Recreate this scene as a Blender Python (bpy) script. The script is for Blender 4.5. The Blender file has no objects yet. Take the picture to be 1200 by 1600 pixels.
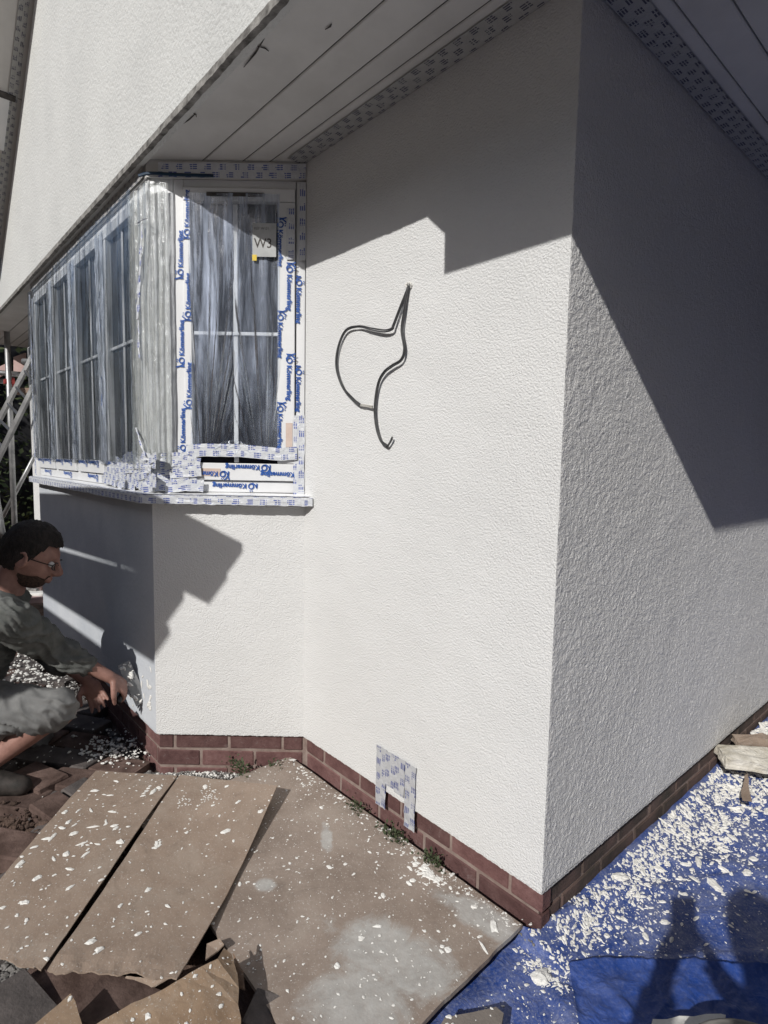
import bpy, bmesh, math, random
import numpy as np
from mathutils import Vector, Matrix, noise
R_ = math.radians
scn = bpy.context.scene
COL = scn.collection
random.seed(7)

# ------------------------------------------------------------------ camera, sky, sun
CAM = Vector((0.78089849, -1.27777727, 1.2904363))
FW = Vector((-0.74520782, 0.66077177, -0.08969936)).normalized()
RT = Vector((0.66213111, 0.74917369, 0.01792141)).normalized()
UP = RT.cross(FW).normalized()
FPX = 897.22
cam = bpy.data.cameras.new('camera')
cam.sensor_fit = 'VERTICAL'; cam.sensor_height = 36.0; cam.sensor_width = 27.0
cam.lens = FPX * 36.0 / 1600.0
cam.clip_start = 0.02; cam.clip_end = 400
camo = bpy.data.objects.new('camera', cam); COL.objects.link(camo)
camo.matrix_world = Matrix((( RT.x, UP.x, -FW.x, CAM.x), (RT.y, UP.y, -FW.y, CAM.y), (RT.z, UP.z, -FW.z, CAM.z), (0, 0, 0, 1)))
scn.camera = camo

SUN = Vector((-0.345, 1.0, -0.735)).normalized()          # the way the light travels
to_sun = -SUN
elev = math.asin(to_sun.z); azim = math.atan2(to_sun.x, to_sun.y)
world = bpy.data.worlds.new('World'); scn.world = world; world.use_nodes = True
wn = world.node_tree.nodes; wl = world.node_tree.links
sky = wn.new('ShaderNodeTexSky'); sky.sky_type = 'NISHITA'; sky.sun_disc = False
sky.sun_elevation = elev; sky.sun_rotation = azim
sky.air_density = 1.0; sky.dust_density = 1.5; sky.ozone_density = 1.0
wl.new(sky.outputs[0], wn['Background'].inputs[0]); wn['Background'].inputs[1].default_value = 0.11
sl = bpy.data.lights.new('sun', 'SUN'); sl.energy = 5.0; sl.angle = R_(0.53); sl.color = (1.0, 0.975, 0.935)
so = bpy.data.objects.new('sun', sl); COL.objects.link(so)
so.rotation_euler = SUN.to_track_quat('-Z', 'Y').to_euler()
scn.view_settings.view_transform = 'Standard'; scn.view_settings.look = 'None'
scn.view_settings.gamma = 1; scn.view_settings.exposure = -0.49; scn.view_settings.use_curve_mapping = False

# ------------------------------------------------------------------ surveying helpers (photo pixel -> point on a real plane)
def ray(u, v): return FW + RT * ((u - 600) / FPX) + UP * ((800 - v) / FPX)
def onplane(u, v, n, d):
    n = Vector(n); D = ray(u, v); t = (d - CAM.dot(n)) / D.dot(n); return CAM + D * t
def PX(u, v, x=0): return onplane(u, v, (1, 0, 0), x)
def PY(u, v, y=0): return onplane(u, v, (0, 1, 0), y)
def PZ(u, v, z=0): return onplane(u, v, (0, 0, 1), z)
def W(u, v, d): return CAM + ray(u, v) * d

# ------------------------------------------------------------------ materials
MATS = {}
def nodes_of(name):
    m = bpy.data.materials.new(name); m.use_nodes = True; MATS[name] = m
    nt = m.node_tree; return m, nt, nt.nodes, nt.links, nt.nodes['Principled BSDF']
def mth(N, L, op, a, b=None, c=None):
    n = N.new('ShaderNodeMath'); n.operation = op
    for i, x in enumerate((a, b, c)):
        if x is None: continue
        if isinstance(x, (int, float)): n.inputs[i].default_value = x
        else: L.new(x, n.inputs[i])
    return n.outputs[0]
def noise_n(N, L, scale, detail=4, rough=0.55, vec=None, dist=0.0):
    n = N.new('ShaderNodeTexNoise'); n.inputs['Scale'].default_value = scale
    n.inputs['Detail'].default_value = detail; n.inputs['Roughness'].default_value = rough
    n.inputs['Distortion'].default_value = dist
    if vec is not None: L.new(vec, n.inputs['Vector'])
    return n.outputs['Fac']
def ramp(N, L, fac, stops):
    r = N.new('ShaderNodeValToRGB'); L.new(fac, r.inputs[0])
    e = r.color_ramp.elements
    while len(e) < len(stops): e.new(0.5)
    for i, (p, c) in enumerate(stops):
        e[i].position = p; e[i].color = (*c, 1) if len(c) == 3 else c
    return r.outputs[0]
def mixc(N, L, fac, a, b):
    m = N.new('ShaderNodeMix'); m.data_type = 'RGBA'
    if isinstance(fac, (int, float)): m.inputs[0].default_value = fac
    else: L.new(fac, m.inputs[0])
    for i, x in ((6, a), (7, b)):
        if isinstance(x, tuple): m.inputs[i].default_value = (*x, 1)
        else: L.new(x, m.inputs[i])
    return m.outputs[2]
def bump(N, L, h, dist, strength=1.0, prev=None):
    b = N.new('ShaderNodeBump'); b.inputs['Distance'].default_value = dist; b.inputs['Strength'].default_value = strength
    L.new(h, b.inputs['Height'])
    if prev is not None: L.new(prev, b.inputs['Normal'])
    return b.outputs[0]
def wpos(N, L, scale=(1, 1, 1)):
    g = N.new('ShaderNodeNewGeometry'); m = N.new('ShaderNodeMapping'); m.inputs['Scale'].default_value = scale
    L.new(g.outputs['Position'], m.inputs['Vector']); return m.outputs[0]
def simple(name, ca, cb, scale=8, rough=0.8, bscale=60, bdist=0.001, spec=0.3, metal=0.0, rnd=0.0, stretch=(1, 1, 1), lo=0.35, hi=0.65):
    m, nt, N, L, P = nodes_of(name)
    v = wpos(N, L, stretch)
    c = ramp(N, L, noise_n(N, L, scale, 6, 0.6, v), [(lo, ca), (hi, cb)])
    if rnd:
        oi = N.new('ShaderNodeObjectInfo'); hsv = N.new('ShaderNodeHueSaturation')
        L.new(c, hsv.inputs['Color'])
        L.new(mth(N, L, 'MULTIPLY_ADD', oi.outputs['Random'], 2 * rnd, 1 - rnd), hsv.inputs['Value'])
        c = hsv.outputs[0]
    L.new(c, P.inputs['Base Color'])
    P.inputs['Roughness'].default_value = rough; P.inputs['Specular IOR Level'].default_value = spec
    P.inputs['Metallic'].default_value = metal
    if bdist: L.new(bump(N, L, noise_n(N, L, bscale, 5, 0.6, v), bdist), P.inputs['Normal'])
    return m

def render_mat(name, ca, cb, grain, depth, blotch=1.2):
    m, nt, N, L, P = nodes_of(name)
    v = wpos(N, L)
    c = ramp(N, L, noise_n(N, L, blotch, 5, 0.6, v), [(0.35, ca), (0.65, cb)])
    L.new(c, P.inputs['Base Color']); P.inputs['Roughness'].default_value = 0.85; P.inputs['Specular IOR Level'].default_value = 0.25
    n1 = noise_n(N, L, grain, 3, 0.6, v)
    vo = N.new('ShaderNodeTexVoronoi'); vo.inputs['Scale'].default_value = grain * 0.9; L.new(v, vo.inputs['Vector'])
    g = ramp(N, L, n1, [(0.36, (0, 0, 0)), (0.62, (1, 1, 1))])
    h = mth(N, L, 'SUBTRACT', mth(N, L, 'MULTIPLY', g, 0.75), mth(N, L, 'MULTIPLY', vo.outputs['Distance'], 0.55))
    b1 = bump(N, L, h, depth)
    b2 = bump(N, L, noise_n(N, L, 5.0, 3, 0.5, v), 0.012, 0.5, b1)
    b2 = bump(N, L, noise_n(N, L, grain * .42, 5, 0.75, v), depth * 0.8, 0.8, b2)
    L.new(b2, P.inputs['Normal'])
    return m
M_render = render_mat('textured_render', (0.715, 0.716, 0.708), (0.765, 0.766, 0.758), 175, 0.0018)
M_side = render_mat('textured_render_side', (0.755, 0.75, 0.738), (0.815, 0.81, 0.80), 190, 0.0020)  # same render paint, lightened to stand in for missing light on this side
M_upper = render_mat('smooth_render', (0.585, 0.59, 0.575), (0.635, 0.64, 0.622), 70, 0.0018, 2.6)
M_base = render_mat('basecoat_render', (0.50, 0.53, 0.57), (0.60, 0.62, 0.65), 60, 0.0006, 3.0)
def brick_mat():
    m, nt, N, L, P = nodes_of('red_brick'); v = wpos(N, L)
    c = ramp(N, L, noise_n(N, L, 16, 7, 0.7, v), [(0.3, (0.088, 0.042, 0.040)), (0.5, (0.135, 0.070, 0.066)), (0.72, (0.185, 0.105, 0.098))])
    oi = N.new('ShaderNodeObjectInfo'); hsv = N.new('ShaderNodeHueSaturation'); L.new(c, hsv.inputs['Color']); L.new(mth(N, L, 'MULTIPLY_ADD', oi.outputs['Random'], 0.55, 0.78), hsv.inputs['Value']); c = hsv.outputs[0]
    w = ramp(N, L, noise_n(N, L, 30, 9, 0.8, v, 0.6), [(0.56, (0, 0, 0)), (0.74, (1, 1, 1))])
    w2 = ramp(N, L, noise_n(N, L, 5, 3, 0.6, v), [(0.45, (0.05, 0.05, 0.05)), (0.66, (1, 1, 1))])
    c = mixc(N, L, mth(N, L, 'MULTIPLY', mth(N, L, 'MULTIPLY', w, w2), 0.75), c, (0.42, 0.37, 0.35))
    L.new(c, P.inputs['Base Color']); P.inputs['Roughness'].default_value = 0.85; P.inputs['Specular IOR Level'].default_value = 0.3
    L.new(bump(N, L, noise_n(N, L, 80, 7, 0.7, v), 0.004), P.inputs['Normal']); return m
M_brick = brick_mat()
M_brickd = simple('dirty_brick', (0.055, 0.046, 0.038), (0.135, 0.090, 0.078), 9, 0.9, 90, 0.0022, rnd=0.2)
M_brickn = simple('brown_house_brick', (0.10, 0.06, 0.042), (0.17, 0.105, 0.075), 14, 0.9, 60, 0.002)
M_conc = simple('pale_concrete', (0.33, 0.31, 0.28), (0.43, 0.41, 0.38), 5, 0.9, 60, 0.001)
M_mortar = simple('mortar', (0.21, 0.15, 0.13), (0.31, 0.245, 0.215), 20, 0.95, 120, 0.002)
M_soffit = simple('soffit_board_white', (0.58, 0.57, 0.55), (0.68, 0.67, 0.65), 4, 0.6, 30, 0.0006)
M_bead = simple('dirty_bead', (0.10, 0.095, 0.088), (0.33, 0.32, 0.30), 24, 0.9, 60, 0.004)
M_groove = simple('dark_joint', (0.05, 0.048, 0.045), (0.11, 0.10, 0.095), 20, 0.9, 60, 0)
M_frame = simple('white_frame', (0.72, 0.73, 0.74), (0.78, 0.785, 0.79), 6, 0.35, 40, 0.0003, 0.5)
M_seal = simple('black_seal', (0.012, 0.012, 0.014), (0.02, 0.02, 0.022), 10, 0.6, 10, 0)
M_ink = simple('blue_ink', (0.015, 0.07, 0.30), (0.03, 0.11, 0.40), 30, 0.5, 10, 0)
M_cable = simple('grey_cable', (0.035, 0.036, 0.038), (0.07, 0.07, 0.073), 30, 0.5, 80, 0.0005, 0.4)
M_core = simple('pale_core', (0.35, 0.34, 0.31), (0.5, 0.48, 0.44), 30, 0.6, 50, 0)
M_splat = simple('white_render_splatter', (0.70, 0.69, 0.65), (0.82, 0.81, 0.775), 30, 0.85, 160, 0.002)
M_soil = simple('soil', (0.045, 0.030, 0.024), (0.17, 0.115, 0.09), 9, 0.95, 55, 0.010)
M_paver = simple('paver_clay', (0.070, 0.044, 0.036), (0.165, 0.112, 0.095), 11, 0.9, 70, 0.0035, rnd=0.25)
M_paverg = simple('paver_dark', (0.070, 0.062, 0.060), (0.14, 0.122, 0.115), 11, 0.9, 70, 0.0035, rnd=0.2)
M_gravel = simple('gravel', (0.10, 0.095, 0.09), (0.33, 0.315, 0.30), 26, 0.9, 150, 0.002)
M_leaf = simple('weed_leaf', (0.035, 0.05, 0.022), (0.075, 0.09, 0.045), 40, 0.6, 60, 0)
M_hedge = simple('hedge_leaf', (0.018, 0.030, 0.012), (0.075, 0.09, 0.035), 3, 0.6, 60, 0)
M_steel = simple('galvanised_tube', (0.26, 0.265, 0.27), (0.42, 0.42, 0.42), 12, 0.45, 60, 0.0005, 0.5, 0.7)
M_alu = simple('aluminium', (0.16, 0.16, 0.165), (0.26, 0.26, 0.26), 12, 0.35, 60, 0.0003, 0.5, 0.8)
M_plank = simple('scaffold_plank', (0.24, 0.17, 0.13), (0.40, 0.29, 0.24), 7, 0.85, 60, 0.002, stretch=(1, 8, 1))
M_pink = simple('pink_sheet', (0.42, 0.29, 0.27), (0.52, 0.38, 0.35), 6, 0.8, 60, 0.001)
M_coup = simple('red_coupler', (0.30, 0.04, 0.04), (0.42, 0.08, 0.07), 30, 0.5, 60, 0.0005)
M_skin = simple('skin', (0.27, 0.145, 0.115), (0.37, 0.205, 0.165), 25, 0.5, 220, 0.0006, 0.4)
M_hair = simple('dark_hair', (0.010, 0.008, 0.007), (0.03, 0.023, 0.02), 60, 0.6, 240, 0.006, stretch=(1, 1, 0.4))
M_beard = simple('stubble', (0.03, 0.02, 0.016), (0.10, 0.06, 0.045), 120, 0.8, 300, 0.001)
M_hood = simple('grey_sweatshirt', (0.10, 0.105, 0.098), (0.16, 0.163, 0.155), 25, 0.95, 450, 0.001)
M_shorts = simple('grey_shorts', (0.15, 0.152, 0.15), (0.23, 0.23, 0.225), 14, 0.9, 400, 0.001)
M_boot = simple('boot', (0.02, 0.018, 0.016), (0.06, 0.05, 0.045), 20, 0.7, 60, 0.001)
M_dark = simple('dark_cloth', (0.03, 0.035, 0.045), (0.06, 0.065, 0.08), 20, 0.9, 300, 0.001)
M_blk = simple('black_plastic', (0.012, 0.012, 0.013), (0.02, 0.02, 0.022), 20, 0.35, 60, 0)
M_grey = simple('grey_plastic', (0.17, 0.16, 0.15), (0.26, 0.25, 0.235), 6, 0.55, 60, 0.0005)
M_stick = simple('sticker_paper', (0.40, 0.41, 0.41), (0.50, 0.51, 0.51), 20, 0.6, 60, 0)
M_yel = simple('yellow_print', (0.7, 0.5, 0.06), (0.8, 0.6, 0.1), 20, 0.6, 60, 0)
M_beige = simple('beige_label', (0.55, 0.42, 0.36), (0.66, 0.55, 0.48), 15, 0.6, 60, 0)
M_navy = simple('navy_strip', (0.01, 0.035, 0.07), (0.02, 0.05, 0.09), 15, 0.5, 60, 0)
M_tile = simple('roof_tile', (0.07, 0.04, 0.035), (0.14, 0.08, 0.065), 6, 0.85, 60, 0.002)
M_insul = simple('dirty_insulation', (0.42, 0.38, 0.30), (0.76, 0.73, 0.66), 12, 0.95, 70, 0.006)
M_woodoff = simple('weathered_offcut', (0.12, 0.105, 0.095), (0.20, 0.175, 0.155), 9, 0.9, 90, 0.002)
M_jean = simple('jeans', (0.04, 0.06, 0.11), (0.07, 0.10, 0.16), 20, 0.9, 300, 0.001)

def board_mat(name, ca, cb, puddle=False, ribs=0.0):
    m, nt, N, L, P = nodes_of(name)
    v = wpos(N, L)
    c = ramp(N, L, noise_n(N, L, 6, 7, 0.65, v), [(0.33, ca), (0.68, cb)])
    fine = noise_n(N, L, 170, 3, 0.6, v)
    c = mixc(N, L, mth(N, L, 'MULTIPLY', mth(N, L, 'GREATER_THAN', fine, 0.63), 0.35), c, (0.55, 0.53, 0.5))
    sc = ramp(N, L, noise_n(N, L, 3.5, 9, 0.78, v, 0.8), [(0.50, (0, 0, 0)), (0.75, (1, 1, 1))])
    c = mixc(N, L, mth(N, L, 'MULTIPLY', sc, 0.42), c, (0.40, 0.36, 0.31))
    dk = ramp(N, L, noise_n(N, L, 7, 8, 0.75, v, 1.2), [(0.30, (1, 1, 1)), (0.45, (0, 0, 0))])
    c = mixc(N, L, mth(N, L, 'MULTIPLY', dk, 0.45), c, tuple(x * .55 for x in ca))
    if puddle:   # dried grey slurry, one blob with a frayed edge, and fainter dusty drifts
        sp = N.new('ShaderNodeSeparateXYZ'); L.new(v, sp.inputs[0])
        def blob(cx, cy, rx, ry, ang, edge):
            ca_, sa_ = math.cos(ang), math.sin(ang)
            dx = mth(N, L, 'SUBTRACT', sp.outputs[0], cx); dy = mth(N, L, 'SUBTRACT', sp.outputs[1], cy)
            a = mth(N, L, 'DIVIDE', mth(N, L, 'ADD', mth(N, L, 'MULTIPLY', dx, ca_), mth(N, L, 'MULTIPLY', dy, sa_)), rx)
            b = mth(N, L, 'DIVIDE', mth(N, L, 'SUBTRACT', mth(N, L, 'MULTIPLY', dy, ca_), mth(N, L, 'MULTIPLY', dx, sa_)), ry)
            r = mth(N, L, 'SQRT', mth(N, L, 'ADD', mth(N, L, 'MULTIPLY', a, a), mth(N, L, 'MULTIPLY', b, b)))
            return mth(N, L, 'SUBTRACT', mth(N, L, 'MULTIPLY_ADD', noise_n(N, L, edge, 10, 0.72, v, 0.7), -2.4, 2.25), r)
        q = PZ(610, 1490, .045); q2 = PZ(760, 1440, .045); q3 = PZ(560, 1570, .045); q4 = PZ(415, 1382, .045); q5 = PZ(510, 1310, .045)
        k = mth(N, L, 'MAXIMUM', blob(q.x, q.y, .17, .085, 0.25, 7), blob(q2.x, q2.y, .15, .05, 0.1, 9))
        k = mth(N, L, 'MAXIMUM', k, blob(q3.x, q3.y, .12, .10, 0.3, 8))
        k = mth(N, L, 'MAXIMUM', k, blob(q4.x, q4.y, .028, .024, 0.3, 8))
        k = mth(N, L, 'MAXIMUM', k, blob(q5.x, q5.y, .07, .018, 2.6, 20))
        mr = N.new('ShaderNodeMapRange'); L.new(k, mr.inputs[0]); mr.inputs[1].default_value = -0.15; mr.inputs[2].default_value = 0.35
        mr.inputs[4].default_value = 0.85
        pc = ramp(N, L, noise_n(N, L, 22, 5, 0.7, v), [(0.3, (0.36, 0.355, 0.34)), (0.7, (0.50, 0.495, 0.475))])
        c = mixc(N, L, mth(N, L, 'MULTIPLY', mr.outputs[0], mth(N, L, 'MULTIPLY_ADD', noise_n(N, L, 45, 4, .7, v), .9, .45)), c, pc)
    L.new(c, P.inputs['Base Color']); P.inputs['Roughness'].default_value = 0.85; P.inputs['Specular IOR Level'].default_value = 0.25
    L.new(bump(N, L, noise_n(N, L, 90, 4, 0.6, v), 0.0012), P.inputs['Normal'])
    return m
M_card = board_mat('cardboard_dusty', (0.255, 0.192, 0.148), (0.335, 0.262, 0.208))
M_cardb = board_mat('cardboard_brown', (0.240, 0.165, 0.108), (0.33, 0.24, 0.165))
M_cardd = board_mat('cardboard_torn_edge', (0.16, 0.10, 0.065), (0.24, 0.16, 0.11))
M_sheet = board_mat('hardboard_dusty', (0.225, 0.178, 0.146), (0.335, 0.275, 0.232), True)

def tarp_mat():
    m, nt, N, L, P = nodes_of('blue_tarpaulin')
    v = wpos(N, L)
    base = ramp(N, L, noise_n(N, L, 5, 5, 0.6, v), [(0.3, (0.010, 0.038, 0.185)), (0.7, (0.020, 0.068, 0.31))])
    n1 = noise_n(N, L, 9, 8, 0.75, v, 0.5)
    d1 = ramp(N, L, n1, [(0.36, (0, 0, 0)), (0.72, (1, 1, 1))])
    n2 = noise_n(N, L, 130, 5, 0.7, v)
    d2 = ramp(N, L, n2, [(0.48, (0, 0, 0)), (0.68, (1, 1, 1))])
    f = mth(N, L, 'MULTIPLY', mth(N, L, 'ADD', mth(N, L, 'MULTIPLY', d1, 0.5), mth(N, L, 'MULTIPLY', d2, 0.42)), 0.60)
    att = N.new('ShaderNodeAttribute'); att.attribute_name = 'dust'
    f2 = mth(N, L, 'MULTIPLY', f, att.outputs['Fac'])
    c = mixc(N, L, f2, base, (0.50, 0.51, 0.55))
    L.new(c, P.inputs['Base Color']); P.inputs['Roughness'].default_value = 0.40; P.inputs['Specular IOR Level'].default_value = 0.35
    b = bump(N, L, noise_n(N, L, 420, 2, 0.5, v), 0.0006)
    b = bump(N, L, noise_n(N, L, 16, 4, 0.6, v, 1.0), 0.010, 0.8, b)
    L.new(b, P.inputs['Normal'])
    return m
M_tarp = tarp_mat()

def tape_mat(name, ink, white=(0.66, 0.68, 0.71)):
    m, nt, N, L, P = nodes_of(name)
    uv = N.new('ShaderNodeUVMap'); sp = N.new('ShaderNodeSeparateXYZ'); L.new(uv.outputs[0], sp.inputs[0])
    U, V = sp.outputs[0], sp.outputs[1]
    rowp, cl = 0.0285, 0.054
    rv = mth(N, L, 'DIVIDE', V, rowp); row = mth(N, L, 'FLOOR', rv); cv = mth(N, L, 'FRACT', rv)
    uu = mth(N, L, 'DIVIDE', mth(N, L, 'MULTIPLY_ADD', row, 0.023, U), cl)
    cu = mth(N, L, 'FRACT', uu); cell = mth(N, L, 'FLOOR', uu)
    cb = N.new('ShaderNodeCombineXYZ'); L.new(cell, cb.inputs[0]); L.new(row, cb.inputs[1])
    li = mth(N, L, 'MULTIPLY', mth(N, L, 'SUBTRACT', cv, 0.12), 3.9); lf = mth(N, L, 'FRACT', li); lid = mth(N, L, 'FLOOR', li)
    L.new(lid, cb.inputs[2]); wnz = N.new('ShaderNodeTexWhiteNoise'); L.new(cb.outputs[0], wnz.inputs[0])
    wid = mth(N, L, 'MULTIPLY_ADD', wnz.outputs[0], 0.25, 0.33)
    k = mth(N, L, 'LESS_THAN', cu, wid)
    k = mth(N, L, 'MULTIPLY', k, mth(N, L, 'LESS_THAN', lf, 0.62))
    k = mth(N, L, 'MULTIPLY', k, mth(N, L, 'GREATER_THAN', li, 0.0)); k = mth(N, L, 'MULTIPLY', k, mth(N, L, 'LESS_THAN', li, 3.0))
    ch = N.new('ShaderNodeTexWhiteNoise'); ch.noise_dimensions = '1D'
    L.new(mth(N, L, 'FLOOR', mth(N, L, 'DIVIDE', U, 0.0021)), ch.inputs['W'])
    k = mth(N, L, 'MULTIPLY', k, mth(N, L, 'GREATER_THAN', ch.outputs[0], 0.18))
    v = wpos(N, L)
    w = ramp(N, L, noise_n(N, L, 30, 4, 0.6, v), [(0.3, tuple(x * .88 for x in white)), (0.7, white)])
    L.new(mixc(N, L, mth(N, L, 'MULTIPLY', k, 0.9), w, ink), P.inputs['Base Color'])
    P.inputs['Roughness'].default_value = 0.38; P.inputs['Specular IOR Level'].default_value = 0.45
    L.new(bump(N, L, noise_n(N, L, 55, 4, 0.65, v, 1.2), 0.004, 0.8), P.inputs['Normal'])
    return m
M_tape = tape_mat('printed_tape', (0.04, 0.075, 0.34))
M_tapev = tape_mat('printed_tape_dusty', (0.05, 0.07, 0.24), (0.50, 0.51, 0.53))
M_taped = tape_mat('printed_tape_shaded', (0.03, 0.032, 0.075), (0.44, 0.44, 0.43))  # same tape with the soffit shade put into its white and ink

def film_mat(name, haze, streak, pleat=False, tint=(0.82, 0.86, 0.92), strv=(30, 30, 2.0)):
    m, nt, N, L, P = nodes_of(name)
    N.remove(P); out = N['Material Output']
    v = wpos(N, L, strv)
    s = ramp(N, L, noise_n(N, L, 1.0, 5, 0.65, v, 0.3), [(0.40, (0, 0, 0)), (0.74, (1, 1, 1))])
    v2 = wpos(N, L); n2 = noise_n(N, L, 60, 4, 0.7, v2, 1.5)
    big = ramp(N, L, noise_n(N, L, 3.0, 4, 0.6, wpos(N, L, (1, 1, .6)), 1.0), [(0.35, (.25, .25, .25)), (0.65, (1, 1, 1))])
    fac = mth(N, L, 'MULTIPLY_ADD', mth(N, L, 'MULTIPLY', s, big), streak * 1.3, haze)
    tr = N.new('ShaderNodeBsdfTransparent'); tr.inputs[0].default_value = (0.93, 0.95, 0.97, 1)
    df = N.new('ShaderNodeBsdfDiffuse'); df.inputs[0].default_value = (*tint, 1)
    gl = N.new('ShaderNodeBsdfGlossy'); gl.inputs['Roughness'].default_value = 0.16; gl.inputs[0].default_value = (0.95, 0.97, 1, 1)
    b = bump(N, L, n2, 0.0008 if name == 'pleated_film' else 0.003, 0.5)
    if pleat: b = bump(N, L, noise_n(N, L, 1.0, 4, 0.6, wpos(N, L, (90, 90, 4))), 0.005, 0.6, b)
    if name == 'pleated_film':      # brighter top put into the film: haze rises with height
        sz = N.new('ShaderNodeSeparateXYZ'); L.new(v2, sz.inputs[0]); mz = N.new('ShaderNodeMapRange'); L.new(sz.outputs[2], mz.inputs[0])
        mz.inputs[1].default_value = 1.35; mz.inputs[2].default_value = 2.1; mz.inputs[3].default_value = 0.9; mz.inputs[4].default_value = 4.2
        fac = mth(N, L, 'MULTIPLY', fac, mz.outputs[0])
    L.new(b, gl.inputs['Normal']); L.new(b, df.inputs['Normal'])
    m1 = N.new('ShaderNodeMixShader'); L.new(fac, m1.inputs[0]); L.new(tr.outputs[0], m1.inputs[1]); L.new(df.outputs[0], m1.inputs[2])
    m2 = N.new('ShaderNodeMixShader'); fr = N.new('ShaderNodeFresnel'); fr.inputs[0].default_value = 1.45; L.new(b, fr.inputs[1])
    L.new(mth(N, L, 'MULTIPLY', fr.outputs[0], 1.5), m2.inputs[0]); L.new(m1.outputs[0], m2.inputs[1]); L.new(gl.outputs[0], m2.inputs[2])
    L.new(m2.outputs[0], out.inputs[0])
    return m
M_film = film_mat('clear_film', 0.012, 0.08, False, (0.55, 0.66, 0.90))
M_filmp = film_mat('pleated_film', 0.025, 0.24, True, (0.70, 0.79, 0.98))
M_filmc = film_mat('corner_film', 0.22, 0.30, True, (0.72, 0.74, 0.70), (60, 60, 3))

M_filmm = film_mat('mullion_film', 0.58, 0.40, False, (0.86, 0.90, 0.98), (25, 25, 4))
def glass_mat():
    m, nt, N, L, P = nodes_of('dark_window_glass')
    P.inputs['Base Color'].default_value = (0.012, 0.014, 0.020, 1); P.inputs['Roughness'].default_value = 0.06
    P.inputs['Specular IOR Level'].default_value = 0.5
    L.new(bump(N, L, noise_n(N, L, 1.5, 2, 0.5, wpos(N, L)), 0.004, 0.3), P.inputs['Normal'])
    return m
M_glass = glass_mat()
def spec_glass():
    m, nt, N, L, P = nodes_of('spectacle_lens'); P.inputs['Base Color'].default_value = (0.9, 0.9, 0.9, 1)
    P.inputs['Transmission Weight'].default_value = 0.9; P.inputs['Roughness'].default_value = 0.05; return m
M_lens = spec_glass()

# ------------------------------------------------------------------ mesh helpers
class MB:
    def __init__(s): s.v = []; s.f = []; s.uv = []
    def add(s, vs, fs, uvs=None):
        o = len(s.v); s.v += [tuple(x) for x in vs]; s.f += [tuple(i + o for i in f) for f in fs]
        if uvs is not None: s.uv += [[uvs[i] for i in f] for f in fs]
        elif s.uv: s.uv += [[(0, 0)] * len(f) for f in fs]
    def prism(s, bot, top):
        n = len(bot); s.add(list(bot) + list(top), [tuple(range(n))[::-1], tuple(range(n, 2 * n))] + [(i, (i + 1) % n, n + (i + 1) % n, n + i) for i in range(n)])
    def frame_box(s, O, u, n, ur, nr, zr):
        O = Vector(O); z = Vector((0, 0, 1)); c = lambda a, b, k: O + u * a + n * b + z * k
        s.prism([c(ur[0], nr[0], zr[0]), c(ur[1], nr[0], zr[0]), c(ur[1], nr[1], zr[0]), c(ur[0], nr[1], zr[0])],
                [c(ur[0], nr[0], zr[1]), c(ur[1], nr[0], zr[1]), c(ur[1], nr[1], zr[1]), c(ur[0], nr[1], zr[1])])
    def box(s, a, b):
        s.frame_box((0, 0, 0), Vector((1, 0, 0)), Vector((0, 1, 0)), (a[0], b[0]), (a[1], b[1]), (a[2], b[2]))
    def tube(s, pts, rad, n=10, caps=True, squash=1.0, ref=None):
        pts = [Vector(p) for p in pts]; k = len(pts)
        if not hasattr(rad, '__len__'): rad = [rad] * k
        rings = []; prev = None
        for i, p in enumerate(pts):
            t = (pts[min(i + 1, k - 1)] - pts[max(i - 1, 0)]).normalized()
            if prev is None:
                r = Vector(ref) if ref is not None else (Vector((0, 0, 1)) if abs(t.z) < 0.9 else Vector((1, 0, 0)))
            else: r = prev
            a = (r - t * r.dot(t)).normalized(); b = t.cross(a); prev = a
            rings.append([p + (a * math.cos(q) + b * math.sin(q) * squash) * rad[i] for q in [2 * math.pi * j / n for j in range(n)]])
        vs = [v for r in rings for v in r]
        fs = [(i * n + j, i * n + (j + 1) % n, (i + 1) * n + (j + 1) % n, (i + 1) * n + j) for i in range(k - 1) for j in range(n)]
        if caps: fs += [tuple(range(n))[::-1], tuple((k - 1) * n + j for j in range(n))]
        s.add(vs, fs)
    def grid(s, fn, nu, nv, uvfn=None):
        vs = []; uvs = []
        for j in range(nv + 1):
            for i in range(nu + 1):
                a, b = i / nu, j / nv; vs.append(fn(a, b)); uvs.append(uvfn(a, b) if uvfn else (a, b))
        fs = [(j * (nu + 1) + i, j * (nu + 1) + i + 1, (j + 1) * (nu + 1) + i + 1, (j + 1) * (nu + 1) + i) for j in range(nv) for i in range(nu)]
        s.add(vs, fs, uvs)
    def mesh(s, name, mat, smooth=False):
        me = bpy.data.meshes.new(name); me.from_pydata(s.v, [], s.f); me.update()
        if s.uv and len(s.uv) == len(s.f):
            l = me.uv_layers.new(name='UVMap'); k = 0
            for f in s.uv:
                for q in f: l.data[k].uv = q; k += 1
        if mat: me.materials.append(mat)
        if smooth: me.polygons.foreach_set('use_smooth', [True] * len(me.polygons))
        return me
    def obj(s, name, mat, parent=None, smooth=False, kind=None, recalc=True, thick=0):
        me = s.mesh(name, mat, smooth)
        if recalc:
            bm = bmesh.new(); bm.from_mesh(me); bmesh.ops.recalc_face_normals(bm, faces=bm.faces); bm.to_mesh(me); bm.free()
        return link(name, me, parent, kind)
def link(name, me, parent=None, kind=None, loc=None):
    o = bpy.data.objects.new(name, me); COL.objects.link(o)
    if parent is not None: o.parent = parent; o.matrix_parent_inverse = world_of(parent).inverted()
    if kind: o['kind'] = kind
    return o
def world_of(o):
    m = o.matrix_basis.copy()
    return (world_of(o.parent) @ o.matrix_parent_inverse @ m) if o.parent else m
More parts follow.
